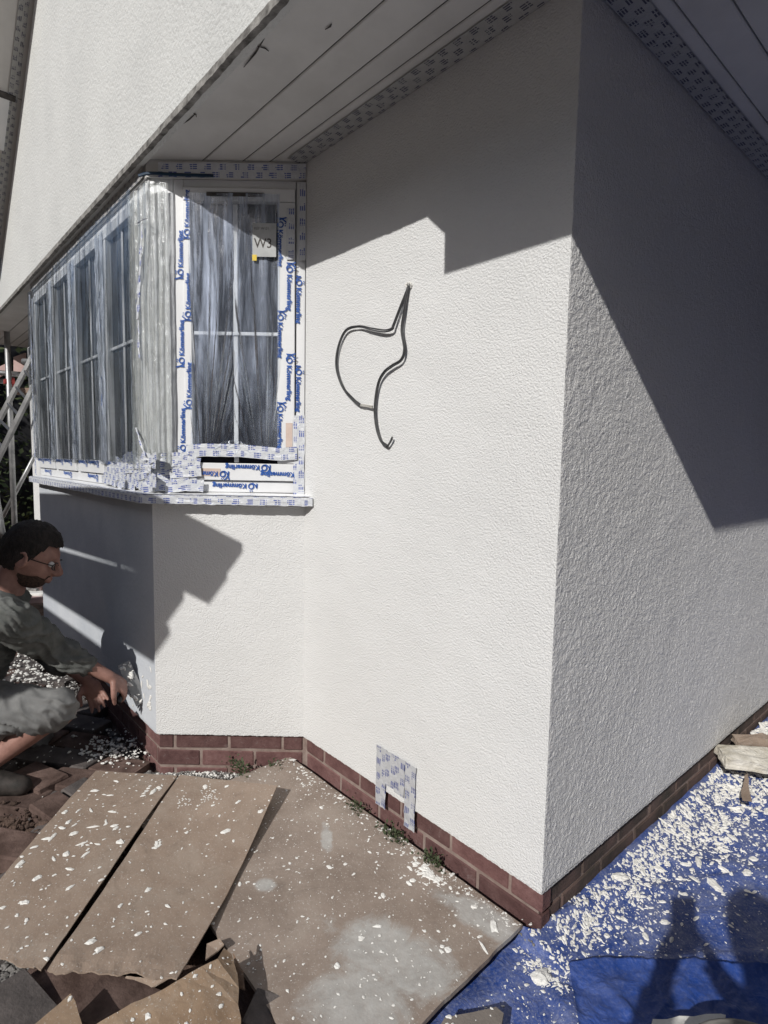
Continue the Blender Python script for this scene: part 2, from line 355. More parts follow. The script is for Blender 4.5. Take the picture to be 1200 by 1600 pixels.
def thing(name, label, cat, loc=(0, 0, 0), group=None):
    o = bpy.data.objects.new(name, None); COL.objects.link(o); o.location = loc; o.empty_display_size = 0.1
    o['label'] = label; o['category'] = cat
    if group: o['group'] = group
    return o
def tag(o, label, cat, group=None):
    o['label'] = label; o['category'] = cat
    if group: o['group'] = group
    return o
def fbm(x, y, z=0.0, oct=4):
    return noise.fractal(Vector((x, y, z)), 1.0, 2.0, oct)
def catmull(pts, sub):
    pts = [Vector(p) for p in pts]; out = []
    P = [pts[0] * 2 - pts[1]] + pts + [pts[-1] * 2 - pts[-2]]
    for i in range(1, len(P) - 2):
        for k in range(sub):
            t = k / sub; a, b, c, d = P[i - 1], P[i], P[i + 1], P[i + 2]
            out.append(0.5 * ((2 * b) + (c - a) * t + (2 * a - 5 * b + 4 * c - d) * t * t + (3 * b - a - 3 * c + d) * t ** 3))
    out.append(pts[-1]); return out
def bevel_obj(o, w, seg=2):
    bm = bmesh.new(); bm.from_mesh(o.data)
    bmesh.ops.remove_doubles(bm, verts=bm.verts, dist=1e-6)
    bmesh.ops.bevel(bm, geom=list(bm.edges), offset=w, segments=seg, affect='EDGES', profile=0.6)
    bm.to_mesh(o.data); bm.free(); return o

# ------------------------------------------------------------------ ground
def gh(x, y):
    h = -0.035 + 0.018 * fbm(x * 2.1, y * 2.1, 3.3) + 0.010 * fbm(x * 9, y * 9, 1.3)
    r = max(abs(x + 1), abs(y)); return h if r < 6 else h * max(0, 1 - (r - 6) / 6) - 0.03 * min(1, (r - 6) / 6)
def spaced(c0, c1, step, far):
    a = list(np.arange(c0, c1, step)); s = step; r = c1
    while r < far: a.append(r); s *= 1.35; r += s
    s = step; r = c0 - step; b = []
    while r > -far: b.append(r); s *= 1.35; r -= s
    return b[::-1] + a + [far]
xs = spaced(-3.8, 1.6, 0.025, 150); ys = spaced(-2.2, 1.0, 0.025, 150)
g = MB(); nx = len(xs)
g.add([(x, y, gh(x, y)) for y in ys for x in xs], [(j * nx + i, j * nx + i + 1, (j + 1) * nx + i + 1, (j + 1) * nx + i) for j in range(len(ys) - 1) for i in range(nx - 1)])
ground = g.obj('ground', M_soil, None, True, 'structure')

# ------------------------------------------------------------------ house
house = thing('house', 'cream rendered house with a bay window, brick plinth and jettied upper storey', 'house', (-1.5, 1.5, 0))
FP = [Vector(p) for p in ((0, 6), (0, 0), (-1.1376, 0), (-1.5424, -0.4549), (-3.65, -0.4549), (-4.05, 0), (-6.4, 0), (-6.4, 6))]
FP = [Vector((p.x, p.y, 0)) for p in FP]
def seg_normal(i):
    a, b = FP[i], FP[(i + 1) % len(FP)]; d = (b - a).normalized(); return Vector((-d.y, d.x, 0)) if False else Vector((d.y, -d.x, 0)) * -1
def off_pt(i, d):          # corner i moved outwards by d
    k = len(FP); n0 = seg_normal((i - 1) % k); n1 = seg_normal(i)
    s = n0 + n1; return FP[i] + s * (d / (1 + n0.dot(n1)))
# outward check: segment 1 (A wall) must face -y
SGN = 1 if seg_normal(1).y < 0 else -1
def nrm(i): return seg_normal(i) * SGN
def oc(i, d): return off_pt(i, d * SGN)
def wall_prism(mb, i, z0, z1, d0, d1):
    j = (i + 1) % len(FP)
    q = [oc(i, d0), oc(j, d0), oc(j, d1), oc(i, d1)]
    mb.prism([(p.x, p.y, z0) for p in q], [(p.x, p.y, z1) for p in q])
SOF = 2.41
for i, z1, mat, lab in ((0, SOF, M_side, 'side wall in rough white render catching raking sun'), (1, SOF, M_render, 'sunlit rough white rendered wall beside the bay'),
                        (2, 1.10, M_render, 'narrow rendered wall under the splayed window'), (3, 1.10, M_base, 'bay wall with smooth grey basecoat still being finished'),
                        (4, 1.10, M_base, None), (5, SOF, M_render, None), (6, SOF, M_render, None), (7, SOF, M_render, None)):
    m = MB(); wall_prism(m, i, 0.15, z1, -0.09, 0.0 if i else -0.003)
    o = m.obj('rendered_wall', mat, house)
    if lab: o['label'] = lab
# ragged render drip edge along the bottom of each visible wall
def edge_strip(i, u0, u1, mat):
    m = MB(); a, b = FP[i], FP[i + 1]; n = nrm(i); d = (b - a).normalized(); k = int((u1 - u0) / 0.006); vs = []; fs = []
    for q in range(k + 1):
        u = u0 + (u1 - u0) * q / k; P = a + d * u; w = 0.003 + 0.0035 * abs(noise.noise(Vector((u * 70, i, 0)))) + 0.002 * random.random()
        vs += [P + n * 0.001 + Vector((0, 0, 0.151)), P + n * 0.0005 + Vector((0, 0, 0.150 - w)), P - n * 0.012 + Vector((0, 0, 0.150 - w * .6))]
        if q: fs += [(3 * q - 3, 3 * q, 3 * q + 1, 3 * q - 2), (3 * q - 2, 3 * q + 1, 3 * q + 2, 3 * q - 1)]
    m.add(vs, fs); m.obj('render_edge', mat, house)
edge_strip(1, 0, 1.137, M_render); edge_strip(2, 0, .608, M_render); edge_strip(0, 2.0, 5.999, M_side); edge_strip(3, 0, 1.2, M_base)

# the coarse grain of the side wall catches raking light: real relief
gs = 0.0034; nyg, nzg = int(3.1 / gs), int((SOF - 0.152) / gs); rs = np.random.RandomState(3)
def blur(a, k):
    for _ in range(k): a = (a + np.roll(a, 1, 0) + np.roll(a, -1, 0)) / 3; a = (a + np.roll(a, 1, 1) + np.roll(a, -1, 1)) / 3
    return a
f1 = blur(rs.rand(nzg + 1, nyg + 1), 1); f1 = (f1 - f1.mean()) / f1.std(); f2 = blur(rs.rand(nzg + 1, nyg + 1), 4); f2 = (f2 - f2.mean()) / f2.std(); f3 = blur(rs.rand(nzg + 1, nyg + 1), 60); f3 = (f3 - f3.mean()) / f3.std()
hgt = 0.0022 + 0.00052 * np.clip(f1, -1.8, 2.4) + 0.00010 * f2 + 0.0003 * f3
hgt = np.clip(hgt, 0.0003, 0.0045); hgt[:, 0] = 0.0005
yy_, zz_ = np.meshgrid(np.arange(nyg + 1) * gs, 0.1515 + np.arange(nzg + 1) * ((SOF - 0.152) / nzg))
co = np.stack([-0.002 + hgt, yy_, zz_], -1).reshape(-1, 3)
ii = (np.arange(nzg)[:, None] * (nyg + 1) + np.arange(nyg)[None, :]).reshape(-1); quads = np.stack([ii, ii + 1, ii + nyg + 2, ii + nyg + 1], -1)
me = bpy.data.meshes.new('render_coat'); me.vertices.add(len(co)); me.vertices.foreach_set('co', co.ravel()); me.loops.add(quads.size); me.loops.foreach_set('vertex_index', quads.ravel())
me.polygons.add(len(quads)); me.polygons.foreach_set('loop_start', np.arange(len(quads)) * 4); me.polygons.foreach_set('loop_total', np.full(len(quads), 4)); me.update(); me.validate()
me.polygons.foreach_set('use_smooth', [True] * len(quads)); me.materials.append(M_side); link('render_coat', me, house)

# plinth: mortar core and individual bricks
m = MB()
k = len(FP); q = [oc(i, -0.0175) for i in range(k)]
m.prism([(p.x, p.y, -0.3) for p in q], [(p.x, p.y, 0.152) for p in q]); m.obj('mortar', M_mortar, house)
def brick_mesh(L, sd):
    rr = random.Random(sd); bm = bmesh.new(); bmesh.ops.create_cube(bm, size=1.0)
    for v in bm.verts: v.co = Vector((v.co.x * L, v.co.y * 0.045, v.co.z * 0.0645))
    bmesh.ops.bevel(bm, geom=[e for e in bm.edges], offset=0.0035, segments=1, affect='EDGES')
    for v in bm.verts: v.co += Vector((rr.uniform(-1, 1), rr.uniform(-.5, .5), rr.uniform(-1, 1))) * 0.0014
    me = bpy.data.meshes.new('brick'); bm.to_mesh(me); bm.free(); me.materials.append(M_brick); return me
FULL = [brick_mesh(0.2145, i) for i in range(6)]
cache = {}
def lay(i, u0, u1, z):
    L = u1 - u0 - 0.0105
    if L < 0.02: return
    if abs(L - 0.2145) < 0.002: me = random.choice(FULL)
    else:
        key = round(L, 3); me = cache.setdefault(key, None) or brick_mesh(L, int(key * 1000)); cache[key] = me
    a, b = FP[i], FP[i + 1]; d = (b - a).normalized(); n = nrm(i)
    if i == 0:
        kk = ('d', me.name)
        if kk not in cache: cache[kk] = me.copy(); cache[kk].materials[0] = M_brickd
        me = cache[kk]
    P = a + d * ((u0 + u1) / 2) + n * (-0.0135 - 0.0225 + random.uniform(-.001, .001)) + Vector((0, 0, z + 0.0375))
    o = link('brick', me, house); o.matrix_parent_inverse = world_of(house).inverted()
    X = d; Yv = -n; o.matrix_basis = Matrix(((X.x, Yv.x, 0, P.x), (X.y, Yv.y, 0, P.y), (0, 0, 1, P.z), (0, 0, 0, 1))) @ Matrix.Rotation(random.uniform(-.004, .004), 4, 'Y')
def course(i, total, first, z, rev=False, u_start=0.0):
    cuts = [u_start]; u = first
    while u < total - 0.02: cuts.append(u); u += 0.225
    cuts.append(total)
    for a, b in zip(cuts, cuts[1:]):
        if rev: a, b = total - b, total - a
        lay(i, a, b, z)
course(1, 1.1376, 0.112, 0.075); course(1, 1.1376, 0.226, 0.0); course(1, 1.1376, 0.112, -0.075)
course(2, 0.609, 0.088, 0.075); course(2, 0.609, 0.205, 0.0); course(2, .609, .088, -.075)
for z, f in ((0.075, 0.15), (0.0, 0.04), (-0.075, 0.15)): course(3, 2.1, f, z)
for z, f in ((0.075, 0.222), (0.0, 0.115), (-0.075, 0.222)): course(0, 5.99, f, z, True, 0.0)

# soffits: separate boards under the jetty, on both sides of the corner
YO = -0.50; XO = 0.64
def soffit(a, b, th=0.018): 
    m = MB(); m.box((a[0], a[1], SOF), (b[0], b[1], SOF + th)); o = m.obj('soffit_board', M_soffit, house); bevel_obj(o, 0.003, 1); return o
for y0, y1 in ((-0.458, -0.292), (-0.288, -0.178), (-0.174, -0.101), (-0.097, -0.002)):
    soffit((-6.4, y0, 0), (-0.146, y1, 0)); 
for y0, y1 in ((-0.775, -0.62), (-0.616, -0.46), (-0.456, -0.292), (-0.288, -0.178), (-0.174, -0.101), (-0.097, -0.002)):
    soffit((-0.142, y0, 0), (0.62, y1, 0))
for x0, x1 in ((0.002, 0.108), (0.112, 0.205), (0.209, 0.33), (0.334, 0.47), (0.474, 0.62)):
    soffit((x0, 0.002, 0), (x1, 6.4, 0))
m = MB(); m.box((-6.39, -0.47, SOF + 0.019), (0.61, 6.4, SOF + 0.03)); m.obj('soffit_backing', M_groove, house)
# dark strip in the board joints
for y in (-0.290, -0.176, -0.099):
    m = MB(); m.box((-6.4, y - 0.0025, SOF + 0.004), (-0.15, y + 0.0025, SOF + 0.012)); m.obj('joint', M_groove, house)

# upper storey (gable wall) and the box end over the corner
YW = -0.485; GV0 = PY(58, 0, YW); GV1 = PY(4, 410, YW); VS = (GV0.z - GV1.z) / (GV0.x - GV1.x); GV0 = Vector((GV0.x, 0, GV0.z))                # shade line measured on the wall; the verge lies just outside it
vdir = Vector((1, 0, VS)).normalized(); vn = Vector((-VS, 0, 1)).normalized()
YW = -0.485
vb = GV0 + vn * 0.080
def verge_at(x): return vb.z + (x - vb.x) * VS
xa = -0.9; za = verge_at(xa); xl = vb.x + (SOF + .02 - vb.z) / VS; xr = 2 * xa - xl
m = MB()
prof = [(xl, SOF - 0.020), (-0.32, SOF - 0.020), (-0.32, SOF + 0.012), (0.62, SOF + .012), (0.62, verge_at(2 * xa - 0.62)), (xa, za)]
m.prism([(x, YW, z) for x, z in prof], [(x, YW + 0.027, z) for x, z in prof])
m.box((xl + .4, YW + .0271, SOF + .0305), (.499, YW + .12, 4.3))
o = m.obj('gable_wall', M_upper, house); o['label'] = 'sunlit upper gable wall in smooth pale render'
m = MB(); m.box((-6.4, 0.0, SOF + 0.035), (xl + .4, 6.4, SOF + 0.3)); m.obj('eaves_block', M_upper, house)
m = MB(); m.box((0.50, YW + .121, SOF + 0.032), (0.62, 6.4, 4.6)); m.obj('upper_wall', M_upper, house)
bx = [(-0.300, YW - .013), (-0.300, -0.535), (-0.200, -0.623), (-0.144, -0.78), (0.64, -0.78), (0.64, YW - .013)]
m = MB(); m.prism([(x, y, SOF - 0.001) for x, y in bx], [(x, y, SOF + 0.34) for x, y in bx]); m.obj('box_end', M_soffit, house)
m = MB(); m.box((0.621, -0.775, SOF - 0.004), (0.64, 6.4, SOF + 0.2)); m.obj('fascia', M_soffit, house)
# drip bead under the gable wall: a dirty, torn strip
m = MB(); vs = []; fs = []; n = 900
for q in range(n + 1):
    x = -6.3 + 6.15 * q / n
    a = 0.002 * fbm(x * 5, 1) + 0.004 * abs(noise.noise(Vector((x * 45, 0, 2)))); b = 0.005 * fbm(x * 6, 7) + 0.004 * noise.noise(Vector((x * 38, 5, 0)))
    vs += [(x, YW - 0.012, SOF + 0.000 + a), (x, YW - 0.014 + b * .5, SOF - 0.024 - a), (x, YW + 0.004 + b, SOF - 0.024 + b * .5), (x, YW + 0.024 + b, SOF - 0.004 + .3 * b), (x, YW + .03, SOF + 0.012)]
    if q:
        for e in range(4): fs.append((5 * q - 5 + e, 5 * q + e, 5 * q + 1 + e, 5 * q - 4 + e))
m.add(vs, fs); m.obj('drip_bead', M_bead, house)
for (u, v, u2, v2) in ((413, 60, 381, 105), (402, 72, 420, 80), (305, 178, 282, 196), (135, 346, 128, 352), (203, 286, 192, 296), (518, 38, 508, 46), (300, 176, 307, 183)):
    p, q = PZ(u, v, SOF - .004), PZ(u2, v2, SOF - .004); mm = (p + q) / 2 + Vector((0.004, 0.004, 0.001))
    m = MB(); m.tube([p, mm, q], [0.0012, 0.0022, 0.001], 6); m.obj('grime_streak', M_groove, house)

# verge soffit + bargeboard + roof
def verge_box(name, t0, t1, o0, o1, y0, y1, mat):
    m = MB(); A = vb + vdir * t0; B = vb + vdir * t1
    m.prism([A + vn * o0 + Vector((0, y0 - A.y, 0)), B + vn * o0 + Vector((0, y0 - A.y, 0)), B + vn * o1 + Vector((0, y0 - A.y, 0)), A + vn * o1 + Vector((0, y0 - A.y, 0))],
            [A + vn * o0 + Vector((0, y1 - A.y, 0)), B + vn * o0 + Vector((0, y1 - A.y, 0)), B + vn * o1 + Vector((0, y1 - A.y, 0)), A + vn * o1 + Vector((0, y1 - A.y, 0))])
    return m.obj(name, mat, house)
T1 = (xa - vb.x) / vdir.x
verge_box('verge_soffit', -1.80, -0.60, 0.003, 0.02, YW - 0.19, YW + 0.1, M_soffit)
verge_box('verge_soffit', -0.595, T1, 0.003, 0.02, YW - 0.19, YW + 0.1, M_soffit)
verge_box('bargeboard', -1.80, T1, -0.01, 0.16, YW - 0.21, YW - 0.192, M_soffit)
verge_box('verge_joint', -0.62, -0.585, -0.012, 0.002, YW - 0.188, YW - 0.03, M_groove)
verge_box('verge_cover', -0.95, -0.62, -0.014, 0.001, YW - 0.189, YW - 0.06, M_frame)
for sgn in (0, 1):
    m = MB(); pts = []
    for x in (vb.x - 1.80 * vdir.x, xa):
        z = verge_at(x) + 0.06; pts.append((x if not sgn else 2 * xa - x, z))
    for y in (YW - .21, 6.4): pass
    a, b = pts
    m.prism([(a[0], YW - .21, a[1]), (b[0], YW - .21, b[1]), (b[0], 6.4, b[1]), (a[0], 6.4, a[1])], [(a[0], YW - .21, a[1] + .12), (b[0], YW - .21, b[1] + .12), (b[0], 6.4, b[1] + .12), (a[0], 6.4, a[1] + .12)])
    m.obj('roof', M_tile, house)

# ------------------------------------------------------------------ tape strips
def strip(mb, pts, across, w, uoff=0.0, wr=0.0015, sub=None, rag=0.0):
    """tape of width w following pts; 'across' is its width direction"""
    pts = [Vector(p) for p in pts]; L = sum((b - a).length for a, b in zip(pts, pts[1:])); n = max(4, int(L / 0.012)) if sub is None else sub
    acc = [0]; 
    for a, b in zip(pts, pts[1:]): acc.append(acc[-1] + (b - a).length)
    ac = Vector(across).normalized()
    def P(a, b):
        s = a * L; k = 0
        while k < len(pts) - 2 and s > acc[k + 1]: k += 1
        p = pts[k].lerp(pts[k + 1], (s - acc[k]) / max(1e-6, acc[k + 1] - acc[k]))
        t = (pts[k + 1] - pts[k]).normalized(); nn = t.cross(ac).normalized()
        p = p + ac * ((b - 0.5) * w + (rag * fbm(s * 40, b * 3 + uoff) if b in (0, 1) else 0)) + nn * (wr * fbm(s * 30 + uoff * 9, b * 3, uoff))
        return p
    mb.grid(P, n, 4, lambda a, b: (a * L + uoff, b * w))
X_, Y_, Z_ = Vector((1, 0, 0)), Vector((0, 1, 0)), Vector((0, 0, 1))
m = MB()
strip(m, [(-1.16, -0.036, SOF - 0.0045), (0.0, -0.036, SOF - 0.0045)], Y_, 0.070, 0.1, 0.0012, rag=.002)
m.obj('soffit_tape', M_taped, house)
m = MB(); strip(m, [(0.040, -0.04, SOF - 0.006), (0.040, 4.0, SOF - 0.006)], X_, 0.072, 0.3, 0.001); m.obj('soffit_tape', M_taped, house)
m = MB()
A = vb + vdir * -1.75; B = vb + vdir * T1; yy = YW - 0.045
strip(m, [(A.x, yy, A.z), (B.x, yy, B.z)], Y_, 0.05, 0.2, 0.001)
for v in range(len(m.v)): m.v[v] = tuple(Vector(m.v[v]) - vn * 0.004)
m.obj('verge_tape', M_taped, house)

# vent cover of taped strips low on the sunlit wall
m = MB()
for x, zt, zb in ((-0.645, 0.300, 0.082), (-0.598, 0.298, 0.176), (-0.552, 0.299, 0.168), (-0.500, 0.297, 0.074)):
    m = MB(); strip(m, [(x, -0.006, zt), (x + random.uniform(-.002, .002), -0.006, zb)], X_, 0.051, x * 3, 0.0022, rag=.003)
    m.obj('vent_tape', M_tapev, house)

# ------------------------------------------------------------------ windows
SP0 = FP[2].copy(); SU = (FP[3] - FP[2]).normalized(); SN = nrm(2)
BP0 = FP[3].copy(); BU = Vector((-1, 0, 0)); BN = Vector((0, -1, 0))

def text_mesh(body, size, extr=0.0, weight=0.0):
    c = bpy.data.curves.new('t', 'FONT'); c.body = body; c.size = size; c.offset = weight; c.extrude = extr; c.resolution_u = 3
    o = bpy.data.objects.new('t', c); COL.objects.link(o); bpy.context.view_layer.update()
    me = bpy.data.meshes.new_from_object(o.evaluated_get(bpy.context.evaluated_depsgraph_get()))
    vs = [tuple(v.co) for v in me.vertices]; fs = [tuple(p.vertices) for p in me.polygons]
    bpy.data.objects.remove(o); bpy.data.meshes.remove(me); bpy.data.curves.remove(c); return vs, fs
TK = text_mesh('Kömmerling', 0.0272, 0, 0.0009)
wK = max(v[0] for v in TK[0])
def logo():
    """the emblem: a slanted K running into a ringed o with two dots"""
    vs, fs = [], []
    def stroke(pts, w):
        o = len(vs)
        for i, p in enumerate(pts):
            a = pts[max(i - 1, 0)]; b = pts[min(i + 1, len(pts) - 1)]; t = Vector((b[0] - a[0], b[1] - a[1], 0)).normalized(); nn = Vector((-t.y, t.x, 0)) * w / 2
            vs.append((p[0] + nn.x, p[1] + nn.y, 0)); vs.append((p[0] - nn.x, p[1] - nn.y, 0))
            if i: fs.append((o + 2 * i - 2, o + 2 * i, o + 2 * i + 1, o + 2 * i - 1))
    stroke([(0, 0.033), (0.004, 0.018), (0.002, -0.002)], 0.005)
    stroke([(0.018, 0.033), (0.004, 0.015)], 0.005)
    stroke([(0.004, 0.016), (0.010, 0.004), (0.018, -0.002), (0.030, 0.0)], 0.005)
    stroke([(0.026 + 0.010 * math.cos(a), 0.010 + 0.010 * math.sin(a)) for a in [2 * math.pi * k / 14 for k in range(15)]], 0.0048)
    stroke([(0.020, 0.028), (0.024, 0.028)], 0.005); stroke([(0.028, 0.028), (0.032, 0.028)], 0.005)
    return vs, fs
LG = logo()
def put_brand(mb, P, along, up, n, off=0.0, frac=1.0, with_logo=True):
    def emit(src, x0):
        vs = [P + along * (v[0] + x0) + up * (v[1]) + n * off for v in src[0]]; mb.add(vs, src[1])
    if with_logo: emit(LG, 0.0)
    emit(TK, 0.044 if with_logo else 0)
def brand(par, P, along, up, n, off, test, with_logo=True):
    mb = MB(); put_brand(mb, P, along, up, n, off, 1.0, with_logo); mb.f = [f for f in mb.f if all(test(Vector(mb.v[i])) for i in f)]
    if mb.f: mb.obj('lettering', M_ink, par)
def su(p): return (p - FP[2]).dot((FP[3] - FP[2]).normalized())
SPT = lambda p: 0.005 < su(p) < 0.511 and 1.154 < p.z < 2.34 and not (0.110 < su(p) < 0.443 and p.z > 1.27)

# --- splayed window
win = thing('tmp', 'x', 'x'); bpy.data.objects.remove(win)
def sub_empty(name, parent, loc):
    o = bpy.data.objects.new(name, None); COL.objects.link(o); o.empty_display_size = .1; o.location = loc; o.parent = parent; o.matrix_parent_inverse = world_of(parent).inverted(); return o
w1 = sub_empty('window', house, SP0 + SU * 0.26 + Z_ * 1.15); w1['label'] = 'splayed side window under printed protective film'
def part(name, mat, par, *boxes, O=SP0, u=SU, n=SN, bev=0.002):
    m = MB()
    for ur, nr, zr in boxes: m.frame_box(O, u, n, ur, nr, zr)
    o = m.obj(name, mat, par)
    if bev: bevel_obj(o, bev, 1)
    return o
FT = -0.012   # face of outer frame behind wall plane
part('frame', M_frame, w1, ((0.004, 0.040), (-0.08, FT), (1.152, 2.345)), ((0.0405, 0.472), (-0.08, FT), (1.152, 1.196)), ((0.0405, 0.472), (-0.08, FT), (2.315, 2.345)), ((0.4725, 0.512), (-0.08, FT), (1.152, 2.345)))
part('sash', M_frame, w1, ((0.043, 0.109), (-0.07, FT + .012), (1.270, 2.262)), ((0.043, 0.4715), (-0.07, FT + .012), (1.200, 1.268)), ((0.043, 0.4715), (-0.07, FT + .012), (2.264, 2.312)), ((0.444, 0.4715), (-0.07, FT + .012), (1.270, 2.262)))
part('seal', M_seal, w1, ((0.036, 0.480), (-0.075, -0.030), (1.190, 2.320)), bev=0)
part('pane', M_glass, w1, ((0.100, 0.450), (-0.0295, -0.026), (1.260, 2.27)), bev=0)
part('glazing_bar', M_frame, w1, ((0.268, 0.286), (-0.0255, -0.019), (1.271, 2.261)))
part('glazing_bar', M_frame, w1, ((0.1095, 0.4435), (-0.0185, -0.013), (1.766, 1.780)))
part('vent_slot', M_groove, w1, ((0.16, 0.38), (FT + .0121, FT + .016), (2.280, 2.294)), bev=0)
part('mitre_line', M_groove, w1, ((0.0405, 0.0425), (FT - .004, FT + .001), (1.15, 2.34)), bev=0)
# lettering on the film that covers the frame
def at(u, z, n=FT + 0.012): return SP0 + SU * u + Z_ * z + SN * n
RTW = -SU          # rightwards as seen from outside
for z in (1.30, 1.64, 1.975): brand(w1, at(0.4765, z, FT), Z_, SU, SN, 0.0035, SPT)          # left jamb, reading upwards, two runs
for z in (1.477, 1.814, 2.120): brand(w1, at(0.4455, z), Z_, SU, SN, 0.0035, SPT)
for z in (2.205, 1.86, 1.51): brand(w1, at(0.1075, z), -Z_, -SU, SN, 0.0035, SPT)            # right jamb, reading downwards
for z in (1.697, 2.04): brand(w1, at(0.072, z), -Z_, -SU, SN, 0.0037, SPT)
for z in (1.655, 1.995): brand(w1, at(0.0375, z, FT), -Z_, -SU, SN, 0.0037, SPT)
brand(w1, at(0.040, 1.236), SU, -Z_, SN, 0.0035, SPT, with_logo=False)
# bottom rails, upside down (text runs to the left, tops of letters down)
brand(w1, at(0.135, 1.262), SU, -Z_, SN, 0.0035, SPT); brand(w1, at(0.30, 1.234), SU, -Z_, SN, 0.0035, SPT, with_logo=True)
brand(w1, at(0.19, 1.187, FT), SU, -Z_, SN, 0.0035, SPT)
part('label', M_beige, w1, ((0.335, 0.425), (FT + .0125, FT + .0135), (1.216, 1.246)), bev=0)
part('label', M_beige, w1, ((0.050, 0.076), (FT + .0125, FT + .0135), (1.335, 1.43)), bev=0)
# note taped to the glass, hand-written W3
nt_ = sub_empty('paper_note', house, at(0.15, 2.13, -.02)); nt_['label'] = 'paper note marked W3 stuck on the window glass'
part('paper', M_stick, nt_, ((0.112, 0.202), (0.0152, 0.0162), (2.055, 2.178)), bev=0)
part('yellow_tab', M_yel, nt_, ((0.186, 0.203), (0.0164, 0.0170), (2.040, 2.062)), bev=0)
t = MB(); vs, fs = text_mesh('W3', 0.050, 0, 0.0003)
t.add([at(0.196, 2.088, 0.0168) + RTW * v[0] * 0.9 + Z_ * v[1] for v in vs], fs)
t.obj('lettering', M_groove, nt_); t = MB(); vs, fs = text_mesh('REF W.01', 0.014); t.add([at(0.196, 2.154, 0.0168) + RTW * v[0] + Z_ * v[1] for v in vs], fs)
t.obj('lettering', M_groove, nt_)
# pleated film over the glass: folds gather towards two points on the bottom tape
m = MB()
def pleat(a, b):
    u = 0.450 - 0.348 * a; z = 1.30 + 0.99 * b
    cx = 0.40 if u > 0.277 else 0.155
    fan = (u - cx) / (0.16 + (z - 1.27)) 
    amp = 0.011 * min(1, b * 3 + .25) * (1 - 0.70 * b)
    d = amp * (math.sin(fan * 62 + 2.6 * fbm(fan * 9, 2)) * .65 + .4 * math.sin(fan * 131 + 1.5)) + 0.002 * fbm(u * 30, z * 6, 3)
    return SP0 + SU * u + Z_ * z + SN * (0.004 + d)
m.grid(pleat, 150, 60)
m.obj('pleated_film', M_filmp, w1, True)
# ruffle where the film bunches at the foot
m = MB()
m.grid(lambda a, b: SP0 + SU * (0.36 - 0.15 * a) + Z_ * (1.295 + 0.065 * b * (0.5 + 0.5 * math.sin(a * 3.1))) + SN * (0.012 + 0.010 * fbm(a * 9, b * 6, 9)), 50, 20)
m.obj('bunched_film', M_filmp, w1, True)
# tape holding it
def sat(u, z, n=0.010): return SP0 + SU * u + Z_ * z + SN * n
m = MB(); strip(m, [sat(0.468, 1.312), sat(0.40, 1.318, .014), sat(0.25, 1.318, .015), sat(0.10, 1.306, .014), sat(0.030, 1.312)], Z_, 0.050, 0.0, 0.002, rag=.001); m.obj('window_tape', M_tape, w1)
m = MB(); strip(m, [sat(0.024, 1.12, .003), sat(0.022, 1.46, .003)], SU, 0.044, 0.5, 0.0022, rag=.002); m.obj('window_tape', M_tape, w1)
m = MB(); strip(m, [sat(0.014, 2.05, .003), sat(0.014, 2.335, .003)], SU, 0.026, 0.9, 0.0016); m.obj('window_tape', M_tape, w1)
m = MB(); strip(m, [sat(0.060, 2.05, .006), sat(0.058, 2.24, .006)], SU, 0.032, 1.4, 0.0016); m.obj('window_tape', M_tape, w1)
m = MB(); strip(m, [sat(0.002, 2.372, .006), sat(0.56, 2.368, .008)], Z_, 0.056, 0.7, 0.002, rag=.002); m.obj('window_tape', M_tape, w1)
part('head_trim', M_soffit, house, ((0.0, 0.609), (-0.08, -0.0015), (2.346, SOF - .001)), bev=0)
m = MB(); m.tube(catmull([sat(0.63, 2.340, .020), sat(0.585, 2.352, .016), sat(0.48, 2.350, .013), sat(0.35, 2.349, .012)], 6), 0.006, 6, squash=.5); m.obj('navy_strip', M_navy, w1)

# --- corner post with cloudy film drawn round it
cp = sub_empty('corner_post', house, FP[3] + Z_ * 1.15)
m = MB(); m.frame_box(SP0, SU, SN, (0.513, 0.6), (-0.08, -0.013), (1.15, 2.345)); m.obj('post', M_frame, cp)
m = MB(); m.box((-1.66, -0.4449, 1.15), (-1.546, -0.38, 2.345)); m.obj('post', M_frame, cp)
m = MB()
def cfilm(a, b):
    z = 1.24 + 1.08 * b; s = a * 0.235
    if s < 0.085: P = SP0 + SU * (0.520 + s) + SN * 0.012
    else: 
        t = s - 0.085; P0 = SP0 + SU * 0.605 + SN * 0.012; P = P0.lerp(Vector((-1.71, -0.4549 - .012, 0)), t / 0.15)
    nn = (SN * (1 - a) + BN * a).normalized()
    d = 0.0075 * abs(math.sin(s * 62 + 1.5 * fbm(z * 1.6, s * 5))) + 0.004 * fbm(s * 22, z * 7, 3) + 0.002 * math.sin(s * 260) + 0.0016 * noise.noise(Vector((s * 30, z * 34, 0)))
    return P + Z_ * z + nn * d
m.grid(cfilm, 90, 90); m.obj('film', M_filmc, cp, True)

